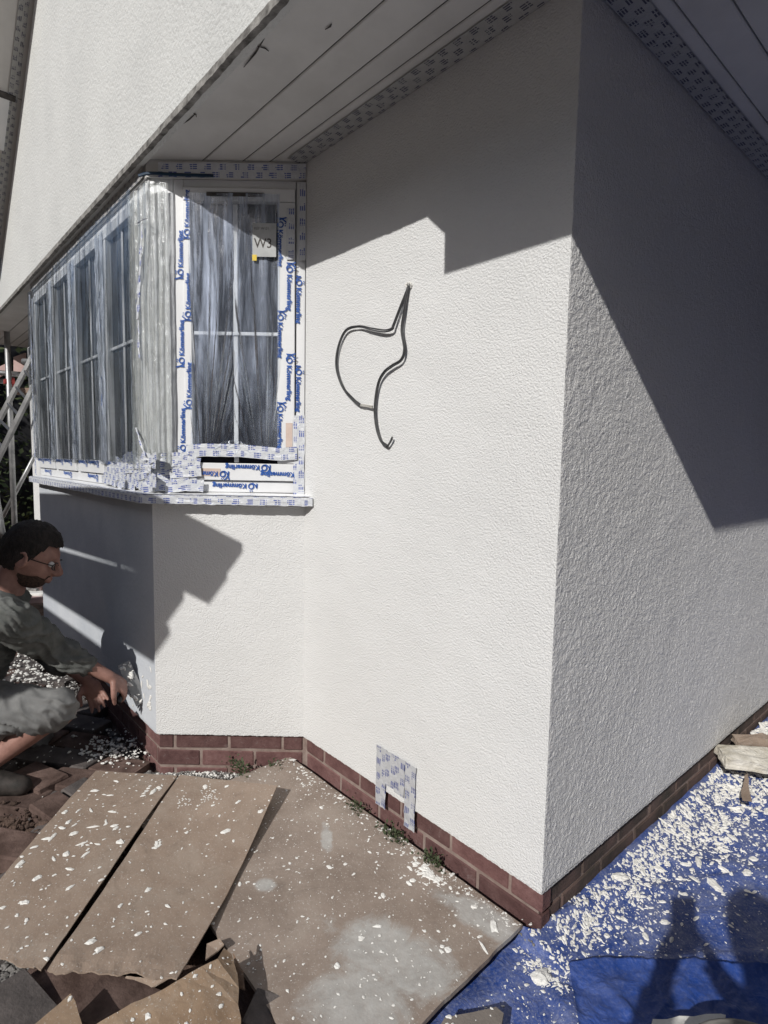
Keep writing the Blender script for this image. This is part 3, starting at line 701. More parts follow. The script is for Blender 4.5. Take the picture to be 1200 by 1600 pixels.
# --- long bay window: four lights
wx0, wx1 = -1.66, -3.67
cuts = [-1.66, -2.155, -2.665, -3.17, -3.67]
for i in range(4):
    xa_, xb_ = cuts[i], cuts[i + 1]
    O = Vector((xa_, -0.4549, 0)); Lw = xa_ - xb_
    w = sub_empty('window', house, O + BU * (Lw / 2) + Z_ * 1.15)
    w['label'] = ['bay light nearest the corner behind torn film', 'second bay light from the corner', 'third bay light from the corner', 'farthest bay light'][i]
    pb = lambda name, mat, *bx, bev=0.002: part(name, mat, w, *bx, O=O, u=BU, n=BN, bev=bev)
    pb('frame', M_frame, ((0.001, 0.025), (-0.07, FT), (1.152, 2.345)), ((Lw - .026, Lw - .001), (-0.07, FT), (1.152, 2.345)), ((0.0255, Lw - .0265), (-0.07, FT), (1.152, 1.197)), ((0.0255, Lw - .0265), (-0.07, FT), (2.31, 2.345)))
    pb('sash', M_frame, ((0.027, 0.075), (-0.06, FT + .012), (1.268, 2.26)), ((Lw - .075, Lw - .027), (-0.06, FT + .012), (1.268, 2.26)), ((0.027, Lw - .027), (-0.06, FT + .012), (1.202, 1.266)), ((0.027, Lw - .027), (-0.06, FT + .012), (2.262, 2.307)))
    pb('seal', M_seal, ((0.02, Lw - .02), (-0.065, -0.030), (1.19, 2.315)), bev=0)
    pb('pane', M_glass, ((0.07, Lw - .07), (-0.0295, -0.026), (1.26, 2.27)), bev=0)
    pb('glazing_bar', M_frame, ((Lw / 2 - .009, Lw / 2 + .009), (-0.0255, -0.019), (1.269, 2.259)))
    pb('glazing_bar', M_frame, ((0.0755, Lw - .0755), (-0.0185, -0.013), (1.766, 1.780)))
    tst = lambda p: xb_ + .003 < p.x < xa_ - .003
    for P_, al_, up_ in ((O + BU * 0.10 + Z_ * 1.262 + BN * (FT + .012), BU, -Z_), (O + BU * 0.16 + Z_ * 1.190 + BN * FT, BU, -Z_), (O + BU * 0.30 + Z_ * 1.262 + BN * (FT + .012), BU, -Z_),
                         (O + BU * 0.012 + Z_ * (1.35 + .13 * (i % 2)) + BN * (FT + .012), Z_, BU), (O + BU * 0.012 + Z_ * (1.74 + .13 * (i % 2)) + BN * (FT + .012), Z_, BU), (O + BU * (Lw - 0.012) + Z_ * (1.62 + .1 * (i % 2)) + BN * (FT + .012), -Z_, -BU)):
        brand(w, P_, al_, up_, BN, 0.003, tst)
    # whitish protective strips hanging on the mullions
    s_ = MB()
    for uu, ww in ((0.034, 0.052), (Lw - .034, 0.046)):
        s_.grid(lambda a, b: O + BU * (uu + (a - .5) * (ww + 0.015 * fbm(b * 3, i + uu * 9))) + Z_ * (1.25 + 1.05 * b) + BN * (0.006 + 0.007 * fbm(a * 2, b * 12, i * 3 + uu)), 8, 60, lambda a, b: (b * 1.05, a * ww))
    s_.obj('loose_strip', M_filmm, w, True)
    f_ = MB()
    f_.grid(lambda a, b: O + BU * (a * Lw) + Z_ * (1.262 + 1.075 * b + 0.012 * fbm(a * 4 + i, 2) * (b < .5)) + BN * (0.020 + 0.010 * math.sin(math.pi * b) + 0.010 * fbm((a + i) * 5, b * 1.6, 5) + 0.003 * fbm((a + i) * 30, b * 3, 7)), 50, 50)
    f_.obj('clear_film', M_film, w, True)
part('head_trim', M_soffit, house, ((0.0, 2.1), (-0.08, -0.0015), (2.346, SOF - .001)), O=BP0, u=BU, n=BN, bev=0)
m = MB(); strip(m, [(-1.56, -0.462, 2.372), (-3.66, -0.462, 2.372)], Z_, 0.050, 0.7, 0.002, rag=.002); m.obj('head_tape', M_taped, house)
m = MB(); strip(m, [(-3.675, -0.467, 2.33), (-3.675, -0.467, 1.15)], X_, 0.05, 0.1, 0.004, rag=.003)
m.obj('jamb_tape', M_tape, house)
# a torn dark hole and flaps of film by the corner
m = MB()
for pts, w_ in (([PY(222, 350, -.476), PY(218, 420, -.478), PY(215, 498, -.476)], .022), ([PY(216, 500, -.476), PY(217, 560, -.476)], .02), ([PY(212, 668, -.480), PY(219, 690, -.486), PY(226, 712, -.480)], .02), ([PY(212, 350, -.476), PY(230, 340, -.476)], .03)):
    m = MB(); strip(m, pts, X_, w_, .3, .006, rag=.004); m.obj('torn_flap', M_tape, cp)

# cill
sill = sub_empty('window_sill', house, (-1.6, -0.5, 1.11))
def sill_pts(d): return [oc(2, d) + (X_ * 0.045 if d > 0 else Vector()), oc(3, d), oc(4, d), oc(5, d)]
m = MB(); a = sill_pts(0.052); b = sill_pts(-0.03)
a[0] = SP0 + SN * 0.052 + SU * -0.038; b[0] = SP0 + SN * -0.001 + SU * -0.002; 
for i in range(3):
    m.prism([(p.x, p.y, z) for p, z in ((a[i], 1.108), (a[i + 1], 1.108), (b[i + 1], 1.112), (b[i], 1.112))], [(p.x, p.y, z) for p, z in ((a[i], 1.140), (a[i + 1], 1.140), (b[i + 1], 1.151), (b[i], 1.151))])
m.obj('board', M_frame, sill)
m = MB(); c = sill_pts(0.055); c[0] = SP0 + SN * 0.055 + SU * -0.038
strip(m, [(p.x, p.y, 1.1235) for p in c], Z_, 0.034, 0.2, 0.0022, rag=.003)
strip(m, [(p.x, p.y, 1.1435) for p in [q.lerp(r, .3) for q, r in zip(c, b)]], (SN + BN).normalized() * 1, 0.040, 0.9, 0.0015, rag=.003)
m.obj('tape', M_tape, sill)

# crumpled patchwork of tape at the corner foot of the window
m = MB(); rr = random.Random(4)
for k in range(64):
    s = rr.random()
    if s < 0.68:
        cx = -1.55 - 0.52 * rr.random() ** 0.9; P = Vector((cx, -0.4549, 1.172 + (0.03 + .075 * min(1, max(0, (cx + 2.08) / .25))) * rr.random())); U_, N_ = BU, BN
    else:
        P = SP0 + SU * (0.60 - 0.15 * rr.random()) + Z_ * (1.165 + 0.12 * rr.random()); U_, N_ = SU, SN
    ang = rr.uniform(-.22, .22); L_ = rr.uniform(.10, .22) if s < .68 else rr.uniform(.07, .13); w_ = rr.uniform(.03, .052)
    al = U_ * math.cos(ang) + Z_ * math.sin(ang); ac = U_ * -math.sin(ang) + Z_ * math.cos(ang); off = 0.006 + 0.008 * rr.random()
    bow = rr.uniform(-.001, .003)
    strip(m, [P - al * L_ / 2 + N_ * off, P + N_ * (off + bow), P + al * L_ / 2 + N_ * off], ac, w_, k * .13, 0.0025, rag=.003)
o = m.obj('tape_patch', M_tape, sill)

# ------------------------------------------------------------------ cables from the wall
def cable(label, px, tip, off0):
    t = thing('cable', label, 'cable', PY(640, 446, 0), 'twin core cables poking out of the wall')
    P = catmull([PY(u, v, -.004 - o * .35) for u, v, o in px], 8)
    for sgn in (-1, 1):
        m = MB(); q = []
        for i, p in enumerate(P):
            d = (P[min(i + 1, len(P) - 1)] - P[max(i - 1, 0)]).normalized(); s = d.cross(Y_).normalized(); tw = math.sin(i * 0.11 + off0)
            q.append(p + s * sgn * 0.0030 * (0.45 + .55 * abs(tw)) + Y_ * sgn * 0.002 * (1 - abs(tw)))
        m.tube(q, 0.0026, 8); m.obj('core', M_cable, t, True)
    for sgn in (-1, 1):
        m = MB(); e = [PY(u, v, -.004 - o * .35) for u, v, o in tip]; m.tube([p + Z_ * sgn * .0025 for p in e], [0.002, 0.002, 0.003][:len(e)], 6); m.obj('bare_end', M_core if off0 < 1 else M_cable, t)
cable('dark twin cable looping out to the left on the rendered wall', [(640, 446, .0), (637, 452, .012), (625, 482, .02), (615, 508, .03), (612, 514, .034), (600, 517, .034), (580, 514, .03), (560, 510, .026), (540, 517, .022), (528, 545, .018), (526, 575, .016), (536, 605, .016), (552, 624, .018), (563, 633, .02)], [(563, 633, .02), (572, 634, .022), (582, 636, .022)], 0.0)
cable('dark twin cable bending down to a hooked end on the wall', [(640, 448, .0), (637, 455, .012), (632, 485, .02), (628, 515, .022), (632, 545, .024), (627, 562, .028), (612, 572, .03), (600, 582, .028), (591, 600, .024), (586, 635, .02), (588, 665, .018), (595, 688, .018), (605, 697, .02)], [(605, 698, .02), (609, 692, .022), (613, 684, .024)], 2.0)
m = MB()
for k in range(9):
    a = k * .7; p = PY(639 + 4 * math.cos(a), 446 + 5 * math.sin(a), -.002); m.tube([p, p + Vector((.004 * math.cos(a), -.004, .006 * math.sin(a)))], [.004, .001], 5)
tag(m.obj('wall_filler', M_splat), 'ragged blob of white filler where the cables leave the wall', 'filler')

# ------------------------------------------------------------------ splatter helper
def flake(mb, P, A, B, Nn, size, asp=1.0, h=0.25, rr=random):
    n = rr.randint(6, 9); ang = rr.random() * 6.28; ca, sa = math.cos(ang), math.sin(ang)
    rim = []; 
    for k in range(n):
        t = 2 * math.pi * k / n; r = size * rr.uniform(0.55, 1.1); x, y = r * math.cos(t) * asp, r * math.sin(t) / asp
        rim.append((x * ca - y * sa, x * sa + y * ca))
    hh = size * h
    vs = [P + A * x + B * y for x, y in rim] + [P + A * x * .6 + B * y * .6 + Nn * hh * rr.uniform(.7, 1.2) for x, y in rim]
    fs = [(k, (k + 1) % n, n + (k + 1) % n, n + k) for k in range(n)] + [tuple(range(n, 2 * n))]
    mb.add(vs, fs)

# ------------------------------------------------------------------ flat sheets on the ground
class Sheet:
    def __init__(s, name, label, cat, corners, mat, thick, nu, nv, warp, edge=0.003, group=None, ragged=(0, 0, 0, 0)):
        s.c = [Vector(p) for p in corners]; s.warp = warp; s.ragged = ragged; s.edge = edge
        s.t = thing(name, label, cat, sum(s.c, Vector()) / 4, group)
        m = MB(); top = [[s.P(i / nu, j / nv) for i in range(nu + 1)] for j in range(nv + 1)]
        w = nu + 1; vs = [p for r in top for p in r]; fs = [(j * w + i, j * w + i + 1, (j + 1) * w + i + 1, (j + 1) * w + i) for j in range(nv) for i in range(nu)]
        o = len(vs); bot = [p - Z_ * thick for p in vs]; vs2 = vs + bot
        fs += [tuple(i + o for i in f[::-1]) for f in fs]
        rim = [i for i in range(w)] + [j * w + nu for j in range(1, nv + 1)] + [nv * w + i for i in range(nu - 1, -1, -1)] + [j * w for j in range(nv - 1, 0, -1)]
        for a, b in zip(rim, rim[1:] + rim[:1]): fs.append((b, a, a + o, b + o))
        m.add(vs2, fs); s.o = m.obj('board' if thick > .005 else 'sheet', mat, s.t, False)
    def P(s, a, b):
        e = s.edge; A, B = a, b
        if b == 0: B += s.ragged[0] * (fbm(a * 9, 1) * .6 + .4 * fbm(a * 40, 2))
        if b == 1: B += s.ragged[2] * (fbm(a * 4, 5) * .9 + .12 * fbm(a * 18, 2))
        if a == 0: A += s.ragged[3] * fbm(b * 9, 3)
        if a == 1: A += s.ragged[1] * fbm(b * 9, 4)
        p = s.c[0].lerp(s.c[1], A).lerp(s.c[3].lerp(s.c[2], A), B)
        return p + Z_ * s.warp(a, b)
    def splat(s, items, seed, kindname='splatter'):
        rr = random.Random(seed); mb = MB()
        for a, b, size, asp in items:
            if not (0.004 < a < 0.996 and 0.004 < b < 0.996): continue
            e = 0.01; p = s.P(a, b); A = (s.P(min(a + e, .999), b) - p).normalized(); B = (s.P(a, min(b + e, .999)) - p); B = (B - A * B.dot(A)).normalized(); Nn = A.cross(B)
            if Nn.z < 0: Nn = -Nn
            flake(mb, p + Nn * 0.0008, A, B, Nn, size, asp, 0.22, rr)
        return mb.obj(kindname, M_splat, s.t, False, 'stuff')
def psheet(px, zs): return [PZ(u, v, z) for (u, v), z in zip(px, zs)]

card_a = Sheet('cardboard_sheet', 'long speckled cardboard sheet at the far left lying on the broken pavers', 'cardboard',
    psheet([(150, 1204), (277, 1212), (64, 1512), (-95, 1478)], (.055, .06, .055, .05)), M_card, 0.004, 40, 60,
    lambda a, b: 0.006 * math.sin(b * 5) + 0.05 * max(0, b - .9) * fbm(a * 4, b * 6) + .002 * fbm(a * 4, b * 6), group='speckled cardboard sheets', ragged=(.002, .004, .022, .003))
card_b = Sheet('cardboard_sheet', 'middle speckled cardboard sheet with a torn lifted lower edge', 'cardboard',
    psheet([(281, 1212), (433, 1229), (276, 1531), (74, 1517)], (.060, .098, .085, .07)), M_card, 0.004, 44, 64,
    lambda a, b: -0.030 * a * math.sin(b * math.pi) ** 1 + 0.004 * math.sin(b * 6 + 1) + .09 * max(0, b - .88) * fbm(a * 4, b * 7, 3) + .002 * fbm(a * 4, b * 6), group='speckled cardboard sheets', ragged=(.002, .003, .028, .004))
rr = random.Random(11)
def rnd_items(n, s0, s1, power=2.2, dens=None):
    out = []
    while len(out) < n:
        a, b = rr.random(), rr.random()
        if dens and rr.random() > dens(a, b): continue
        out.append((a, b, s0 + (s1 - s0) * rr.random() ** power, rr.uniform(1, 1.5)))
    return out
card_a.splat(rnd_items(60, .004, .016, 2.0) + rnd_items(190, .0012, .0055, 2) + [(0.78, .10 + .02 * k, .009 - .001 * abs(k - 2), 1.2) for k in range(5)] + [(0.86, .14, .017, 1.4), (.90, .11, .013, 1.5)] + [(.15 + .5 * rr.random(), .05 + .6 * rr.random(), .007 + .006 * rr.random(), 1.9) for _ in range(14)], 3)
card_b.splat(rnd_items(34, .004, .017, 2.2) + rnd_items(170, .0012, .005, 2) + [(.18 + .05 * rr.random(), .42 + .05 * rr.random(), .004 + .004 * rr.random(), 1.1) for _ in range(14)] + [(.42 + .05 * rr.gauss(0, 1), .12 + .03 * rr.gauss(0, 1), .003, 1.1) for _ in range(50)] + [(.22 + .04 * rr.gauss(0, 1), .18 + .02 * rr.gauss(0, 1), .0035, 1.1) for _ in range(22)], 5)

hb = Sheet('hardboard_sheet', 'large dusty brown board along the plinth with a dried grey puddle', 'board',
    [Vector((-1.20, -0.028, .045)), Vector((-0.040, -0.022, .047)), Vector((-0.018, -0.665, .045)), Vector((-1.19, -0.655, .04))], M_sheet, 0.012, 60, 34,
    lambda a, b: .0015 * fbm(a * 5, b * 4), ragged=(.004, .003, .004, .002))
def near_wall(a, b): return max(0.10, math.exp(-b / 0.09))
hb.splat(rnd_items(1500, .0010, .0062, 3.0, near_wall) + rnd_items(450, .0008, .0040, 2.2) + rnd_items(34, .006, .012, 1.5, near_wall)
         + [(.93 + .02 * rr.gauss(0, 1), .33 + .02 * rr.gauss(0, 1), .004 + .006 * rr.random(), 1.2) for _ in range(5)]
         + [(.40 + .03 * rr.gauss(0, 1), .90 + .03 * rr.gauss(0, 1), .005 + .010 * rr.random(), 1.2) for _ in range(14)]
         + [(.74 + .03 * rr.gauss(0, 1), .06 + .03 * abs(rr.gauss(0, 1)), .003 + .008 * rr.random(), 1.3) for _ in range(60)]
         + [(.96, .10, .018, 1.5), (.98, .22, .013, 2.2), (.73, .20, .012, 1.4)], 8)

def poly_sheet(name, label, cat, px, zs, mat, th, group=None, crumple=0.0, splats=0, seed=1, smax=.008):
    pts = psheet(px, zs); t = thing(name, label, cat, sum(pts, Vector()) / len(pts), group)
    out = []
    r2 = random.Random(seed)
    for a, b in zip(pts, pts[1:] + pts[:1]):
        n = max(1, int((b - a).length / 0.03)); d = (b - a).normalized(); s = d.cross(Z_)
        for k in range(n): out.append(a.lerp(b, k / n) + (s * r2.uniform(-.003, .003) if k else Vector()))
    bm = bmesh.new(); vs = [bm.verts.new(p) for p in out]; f = bm.faces.new(vs); bmesh.ops.triangulate(bm, faces=[f])
    lo = Vector([min(p[i] for p in pts) for i in range(3)]); hi = Vector([max(p[i] for p in pts) for i in range(3)])
    for ax, nv_ in ((0, X_), (1, Y_)):
        q = lo[ax] + .012
        while q < hi[ax]:
            c_ = lo.copy(); c_[ax] = q; bmesh.ops.bisect_plane(bm, geom=list(bm.verts) + list(bm.edges) + list(bm.faces), plane_co=c_, plane_no=nv_, dist=1e-6); q += .008
    bmesh.ops.triangulate(bm, faces=list(bm.faces))
    for v in bm.verts: v.co.z += crumple * (fbm(v.co.x * 8, v.co.y * 8, seed, 3) + .25 * fbm(v.co.x * 30, v.co.y * 30, seed))
    bm.normal_update()
    spots = [(f.calc_center_median().copy(), f.normal.copy(), f.calc_area()) for f in bm.faces]
    g_ = bmesh.ops.extrude_face_region(bm, geom=list(bm.faces)); 
    for e in g_['geom']:
        if isinstance(e, bmesh.types.BMVert): e.co.z -= th
    bmesh.ops.recalc_face_normals(bm, faces=bm.faces)
    me = bpy.data.meshes.new(name); bm.to_mesh(me); bm.free(); me.materials.append(mat)
    link('sheet', me, t)
    if splats:
        mb = MB()
        for _ in range(splats):
            c, nn, ar = r2.choices(spots, [q[2] for q in spots])[0]
            if nn.z < 0: nn = -nn
            A = nn.cross(Y_).normalized(); B = nn.cross(A); r = ar ** .5 * .4
            flake(mb, c + A * r2.uniform(-r, r) + B * r2.uniform(-r, r) + nn * .001, A, B, nn, .0012 + smax * r2.random() ** 2.5, 1.2, .25, r2)
        mb.obj('splatter', M_splat, t, False, 'stuff')
    return t
poly_sheet('cardboard_flap', 'crumpled brown box flap at the bottom edge in front of the sheets', 'cardboard', [(130, 1612), (205, 1568), (262, 1542), (340, 1497), (350, 1480), (362, 1490), (371, 1520), (372, 1570), (380, 1640), (120, 1640)], [.12, .125, .13, .14, .13, .12, .11, .11, .11, .11], M_cardb, .005, crumple=.007, splats=60, seed=3)
poly_sheet('cardboard_scrap', 'small triangular brown cardboard scrap at the bottom left', 'cardboard', [(28, 1620), (110, 1553), (118, 1565), (140, 1625)], [.12, .115, .115, .12], M_cardb, .004, crumple=.003, splats=4, seed=5)
poly_sheet('cardboard_scrap', 'bit of pale cardboard tucked between the middle sheet and large board', 'cardboard', [(321, 1500), (323, 1474), (343, 1466), (350, 1476), (340, 1486)], [.06, .06, .07, .07, .06], M_card, .004, crumple=.003, seed=6)
poly_sheet('cardboard_scrap', 'torn cardboard tongue under the lower edge of the middle sheet', 'cardboard', [(190, 1545), (197, 1528), (262, 1531), (236, 1546), (215, 1556)], [.045, .06, .065, .05, .045], M_card, .004, crumple=.010, seed=8)
poly_sheet('cardboard_scrap', 'twisted brown cardboard shred beside the large board', 'cardboard', [(364, 1486), (380, 1515), (383, 1548), (371, 1540), (368, 1510)], [.09, .1, .09, .08, .09], M_cardd, .004, crumple=.02, seed=9)
poly_sheet('wood_offcut', 'weathered dark board offcut at the bottom beside the blue tarp', 'offcut', [(695, 1590), (775, 1573), (787, 1583), (782, 1610), (670, 1625)], [.05, .05, .05, .05, .05], M_woodoff, .012, splats=10, seed=12)

# ------------------------------------------------------------------ tarpaulin
def tarp_l(y): return -0.13 if y < -0.05 else (-0.13 + (0.118) * min(1, (y + 0.05) / 0.05))
creases = [((PZ(820, 1466, .02)), PZ(1005, 1365, .02), .010, .010), (PZ(872, 1535, .02), PZ(893, 1610, .02), .016, .012), (PZ(885, 1520, .02), PZ(905, 1610, .02), .014, .010),
           (PZ(1180, 1215, .03), PZ(1240, 1300, .03), .02, .016), (PZ(1130, 1200, .03), PZ(1200, 1260, .03), .018, .015), (PZ(960, 1545, .02), PZ(1010, 1600, .02), .012, .014), (PZ(1000,1330,.02), PZ(1200,1345,.02), .008, .02), (Vector((.28, -.9, 0)), Vector((.34, 3, 0)), .006, .006), (Vector((.62, -.9, 0)), Vector((.60, 3, 0)), .006, .006), (Vector((-.1, .62, 0)), Vector((2.2, .70, 0)), .006, .006), (Vector((0, 1.15, 0)), Vector((2.2, 1.12, 0)), .007, .006), (Vector((.1, .05, 0)), Vector((.5, .55, 0)), .009, .012), (Vector((.05, .35, 0)), Vector((.35, .9, 0)), .008, .010)]
def th(x, y):
    h = -0.002 + 0.010 * fbm(x * 3.2, y * 3.2, 8) + 0.004 * fbm(x * 11, y * 11, 2) + 0.0022 * fbm(x * 34, y * 26, 2, 3)
    if y > -0.02: h += 0.035 * math.exp(-max(0, x) / 0.05)
    for a, b, amp, w in creases:
        d = b - a; L2 = d.x * d.x + d.y * d.y; t = max(0, min(1, ((x - a.x) * d.x + (y - a.y) * d.y) / L2)); q = math.hypot(x - a.x - d.x * t, y - a.y - d.y * t)
        h += amp * math.exp(-(q / w) ** 2) * math.sin(math.pi * max(.08, min(.92, t)))
    p = 0.09 * math.exp(-((x - .14) / .10) ** 2 - ((y - 1.75) / .28) ** 2)
    return h + p
m = MB(); ny, nxx = 300, 150; YS = [-1.0 + 4.2 * (j / ny) for j in range(ny + 1)]
vs = []; dust = []
for y in YS:
    l = tarp_l(y)
    for i in range(nxx + 1):
        a = i / nxx; x = l + (2.3 - l) * a ** 1.5; vs.append((x, y, th(x, y))); dust.append(1.0)
m.add(vs, [(j * (nxx + 1) + i, j * (nxx + 1) + i + 1, (j + 1) * (nxx + 1) + i + 1, (j + 1) * (nxx + 1) + i) for j in range(ny) for i in range(nxx)])
tarp = thing('tarpaulin', 'crinkled blue tarpaulin strewn with white render crumbs', 'tarpaulin', (0.6, 0.5, 0))
o = m.obj('sheet', M_tarp, tarp, True)
at_ = o.data.attributes.new('dust', 'FLOAT', 'POINT'); at_.data.foreach_set('value', dust)
# folded-back flap, cleaner and stronger blue
fl = [PZ(u, v, .03) for u, v in ((889, 1497), (958, 1488), (1030, 1489), (1095, 1492), (1150, 1499), (1230, 1500))]
fr = [PZ(u, v, .02) for u, v in ((912, 1640), (965, 1650), (1040, 1650), (1110, 1650), (1170, 1650), (1260, 1650))]
def flap(a, b):
    k = min(4, int(a * 5)); f = a * 5 - k; p = fl[k].lerp(fl[k + 1], f).lerp(fr[k].lerp(fr[k + 1], f), b)
    lift = 0.018 * math.exp(-b * 9) + 0.008 + .006 * max(0, fbm(p.x * 10, p.y * 10, 4)) + .003 * fbm(p.x * 30, p.y * 30)
    if b == 0: p = p + Vector((0, -.004, -.012 / 1.0)); 
    return Vector((p.x, p.y, th(p.x, p.y) + lift - (0.014 if b == 0 else 0)))
m = MB(); m.grid(flap, 80, 70); o = m.obj('folded_flap', M_tarp, tarp, True); o['label'] = 'cleaner strong blue folded-over flap of the tarp'
at_ = o.data.attributes.new('dust', 'FLOAT', 'POINT'); at_.data.foreach_set('value', [0.35] * len(o.data.vertices))
# loose crumbs on the tarp
rr = random.Random(21); mb = MB(); cnt = 0
def crumb(x, y, s, h=.35, extra=0):
    p = Vector((x, y, th(x, y) + extra + .0005)); e = .01
    nn = Vector((-(th(x + e, y) - th(x - e, y)) / (2 * e), -(th(x, y + e) - th(x, y - e)) / (2 * e), 1)).normalized(); A = nn.cross(Y_).normalized(); B = nn.cross(A)
    ti = rr.uniform(-.5, .5); A2 = (A + nn * ti).normalized()
    flake(mb, p, A2, B, nn, s, rr.uniform(1, 1.7), h, rr)
for _ in range(11500):   # dense drift along the side wall, thinning outwards
    y = 0.02 + 2.9 * rr.random() ** 0.75; x = 0.004 + abs(rr.gauss(0, 0.06 + 0.085 * min(1.3, y)))
    if fbm(x * 9, y * 7, 4) < rr.uniform(-.45, .25): continue
    crumb(x, y, .0016 + .0085 * rr.random() ** 3.2)
for _ in range(9000):
    y = -0.4 + 3.2 * rr.random(); x = abs(rr.gauss(0, .38)); crumb(x, y, .0006 + .0040 * rr.random() ** 4)
for _ in range(95):
    y = 0.15 + 2.4 * rr.random(); x = 0.05 + .55 * rr.random(); crumb(x, y, .006 + .012 * rr.random() ** 2, .25)
for _ in range(2600):   # drift piled against the wall further along
    y = 0.75 + 1.9 * rr.random(); x = 0.004 + .19 * rr.random() ** 1.3; crumb(x, y, .002 + .011 * rr.random() ** 2.2, .4, .004 * rr.random())
for _ in range(700):    # rubble on and round the broken slab
    crumb(max(.006, .13 + .09 * rr.gauss(0, 1)), 1.75 + .22 * rr.gauss(0, 1), .004 + .014 * rr.random() ** 2, .45, .004)
c0 = PZ(855, 1500, .02)
for _ in range(330):
    crumb(c0.x + .045 * rr.gauss(0, 1), c0.y + .03 * rr.gauss(0, 1), .0015 + .006 * rr.random() ** 2)
for (u, v), n in (((880, 1440), 60), ((915, 1415), 80), ((940, 1395), 90), ((985, 1385), 60), ((1000, 1345), 70)):
    c = PZ(u, v, .03)
    for _ in range(n): crumb(c.x + .03 * rr.gauss(0, 1), c.y + .02 * rr.gauss(0, 1), .0015 + .007 * rr.random() ** 2)
mb.obj('render_crumbs', M_splat, None, False, 'stuff')
tag(bpy.context.scene.objects['render_crumbs'], 'white crumbs of fallen render scattered over the blue tarp', 'crumbs')
def lump(px, z, size, seed, label, sq=(1, .7, .4), mat=M_splat, name='render_lump', cat='lump', group='render lumps on the tarp'):
    p = PZ(*px, z); bm = bmesh.new(); bmesh.ops.create_icosphere(bm, subdivisions=3, radius=1)
    for v in bm.verts:
        f = 1 + .35 * fbm(v.co.x * 1.6 + seed, v.co.y * 1.6, v.co.z * 1.6) + .12 * fbm(v.co.x * 6, v.co.y * 6 + seed, v.co.z * 6); v.co = Vector((v.co.x * sq[0], v.co.y * sq[1], v.co.z * sq[2])) * f * size
    bmesh.ops.rotate(bm, verts=bm.verts, cent=(0, 0, 0), matrix=Matrix.Rotation(seed * 1.3, 3, 'Z'))
    me = bpy.data.meshes.new(name); bm.to_mesh(me); bm.free(); me.materials.append(mat)
    o = link(name, me); o.location = (p.x, p.y, th(p.x, p.y) + size * sq[2] * .5 if mat is M_splat else z); tag(o, label, cat, group); return o
lump((846, 1512), .03, .026, 1, 'large chalky render lump on the tarp near the board corner')
lump((1117, 1368), .03, .024, 2, 'flat white render lump just above the head-shaped shadow', (1.2, .6, .3))
lump((968, 1366), .03, .021, 3, 'oval white render lump low beside the house corner', (1.3, .7, .4))
lump((1092, 1335), .03, .017, 4, 'elongated white render lump in the middle of the blue tarp', (1.5, .5, .3))
lump((1030, 1345), .03, .014, 5, 'small white render lump below the crumb drift', (1.3, .7, .3))
lump((1168, 1350), .03, .015, 6, 'rough white render lump towards the right picture edge', (1.3, .7, .3))
lump((1145, 1295), .03, .016, 7, 'angular white render lump below the tan scrap on the tarp', (1.2, .6, .3))
lump((1040, 1425), .03, .012, 8, 'white render lump lying in the phone shadow', (1.1, .7, .3))
lump((1010, 1443), .03, .012, 9, 'pale render lump inside the hand shadow', (1.2, .6, .3))
# broken insulation / plasterboard pile on the tarp at the wall
def chunk(px, z, dims, rot, mat, label, name, cat, seed):
    p = PZ(*px, z); bm = bmesh.new(); bmesh.ops.create_cube(bm, size=1)
    bmesh.ops.subdivide_edges(bm, edges=bm.edges, cuts=6, use_grid_fill=True)
    for v in bm.verts:
        v.co = Vector((v.co.x * dims[0], v.co.y * dims[1], v.co.z * dims[2])); q = v.co * 22
        v.co += Vector((fbm(q.x, q.y, q.z + seed), fbm(q.y, q.z, q.x + seed), fbm(q.z, q.x, q.y + seed))) * .011
    bmesh.ops.rotate(bm, verts=bm.verts, cent=(0, 0, 0), matrix=(Matrix.Rotation(rot[2], 3, 'Z') @ Matrix.Rotation(rot[0], 3, 'X') @ Matrix.Rotation(rot[1], 3, 'Y')))
    me = bpy.data.meshes.new(name); bm.to_mesh(me); bm.free(); me.materials.append(mat); o = link(name, me); o.location = p; tag(o, label, cat); return o
chunk((1195, 1188), .11, (.34, .12, .04), (.1, .05, .72), M_insul, 'broken cream slab of plasterboard on the crumb-covered tarp', 'plasterboard_slab', 'rubble', 2)
chunk((1205, 1160), .12, (.30, .07, .03), (.2, .0, .9), M_card, 'brown broken strip behind the cream slab by the side wall', 'broken_strip', 'rubble', 5)
poly_sheet('cardboard_scrap', 'thin tan scrap stuck upright-looking on the blue tarp below the slab', 'cardboard', [(1158, 1240), (1163, 1212), (1168, 1208), (1172, 1240), (1175, 1252), (1160, 1250)], [.07] * 6, M_card, .002, seed=14)

# items cut by the bottom-right edge
bk = thing('bucket', 'dark grey builder bucket cut off by the bottom right corner', 'bucket', PZ(1212, 1690, 0))
bp = PZ(1215, 1722, .16)
m = MB(); n = 40; prof = [(.128, 0), (.150, .135), (.156, .138), (.156, .160), (.150, .160), (.146, .135), (.12, .01)]
vs = [Vector((bp.x + r * math.cos(2 * math.pi * k / n), bp.y + r * math.sin(2 * math.pi * k / n), z)) for r, z in prof for k in range(n)]
m.add(vs, [(i * n + k, i * n + (k + 1) % n, (i + 1) * n + (k + 1) % n, (i + 1) * n + k) for i in range(len(prof) - 1) for k in range(n)]); m.obj('body', M_grey, bk, True)
m = MB(); m.add([Vector((bp.x + .147 * math.cos(2 * math.pi * k / n), bp.y + .147 * math.sin(2 * math.pi * k / n), .135)) for k in range(n)], [tuple(range(n))]); m.obj('contents', M_woodoff, bk)
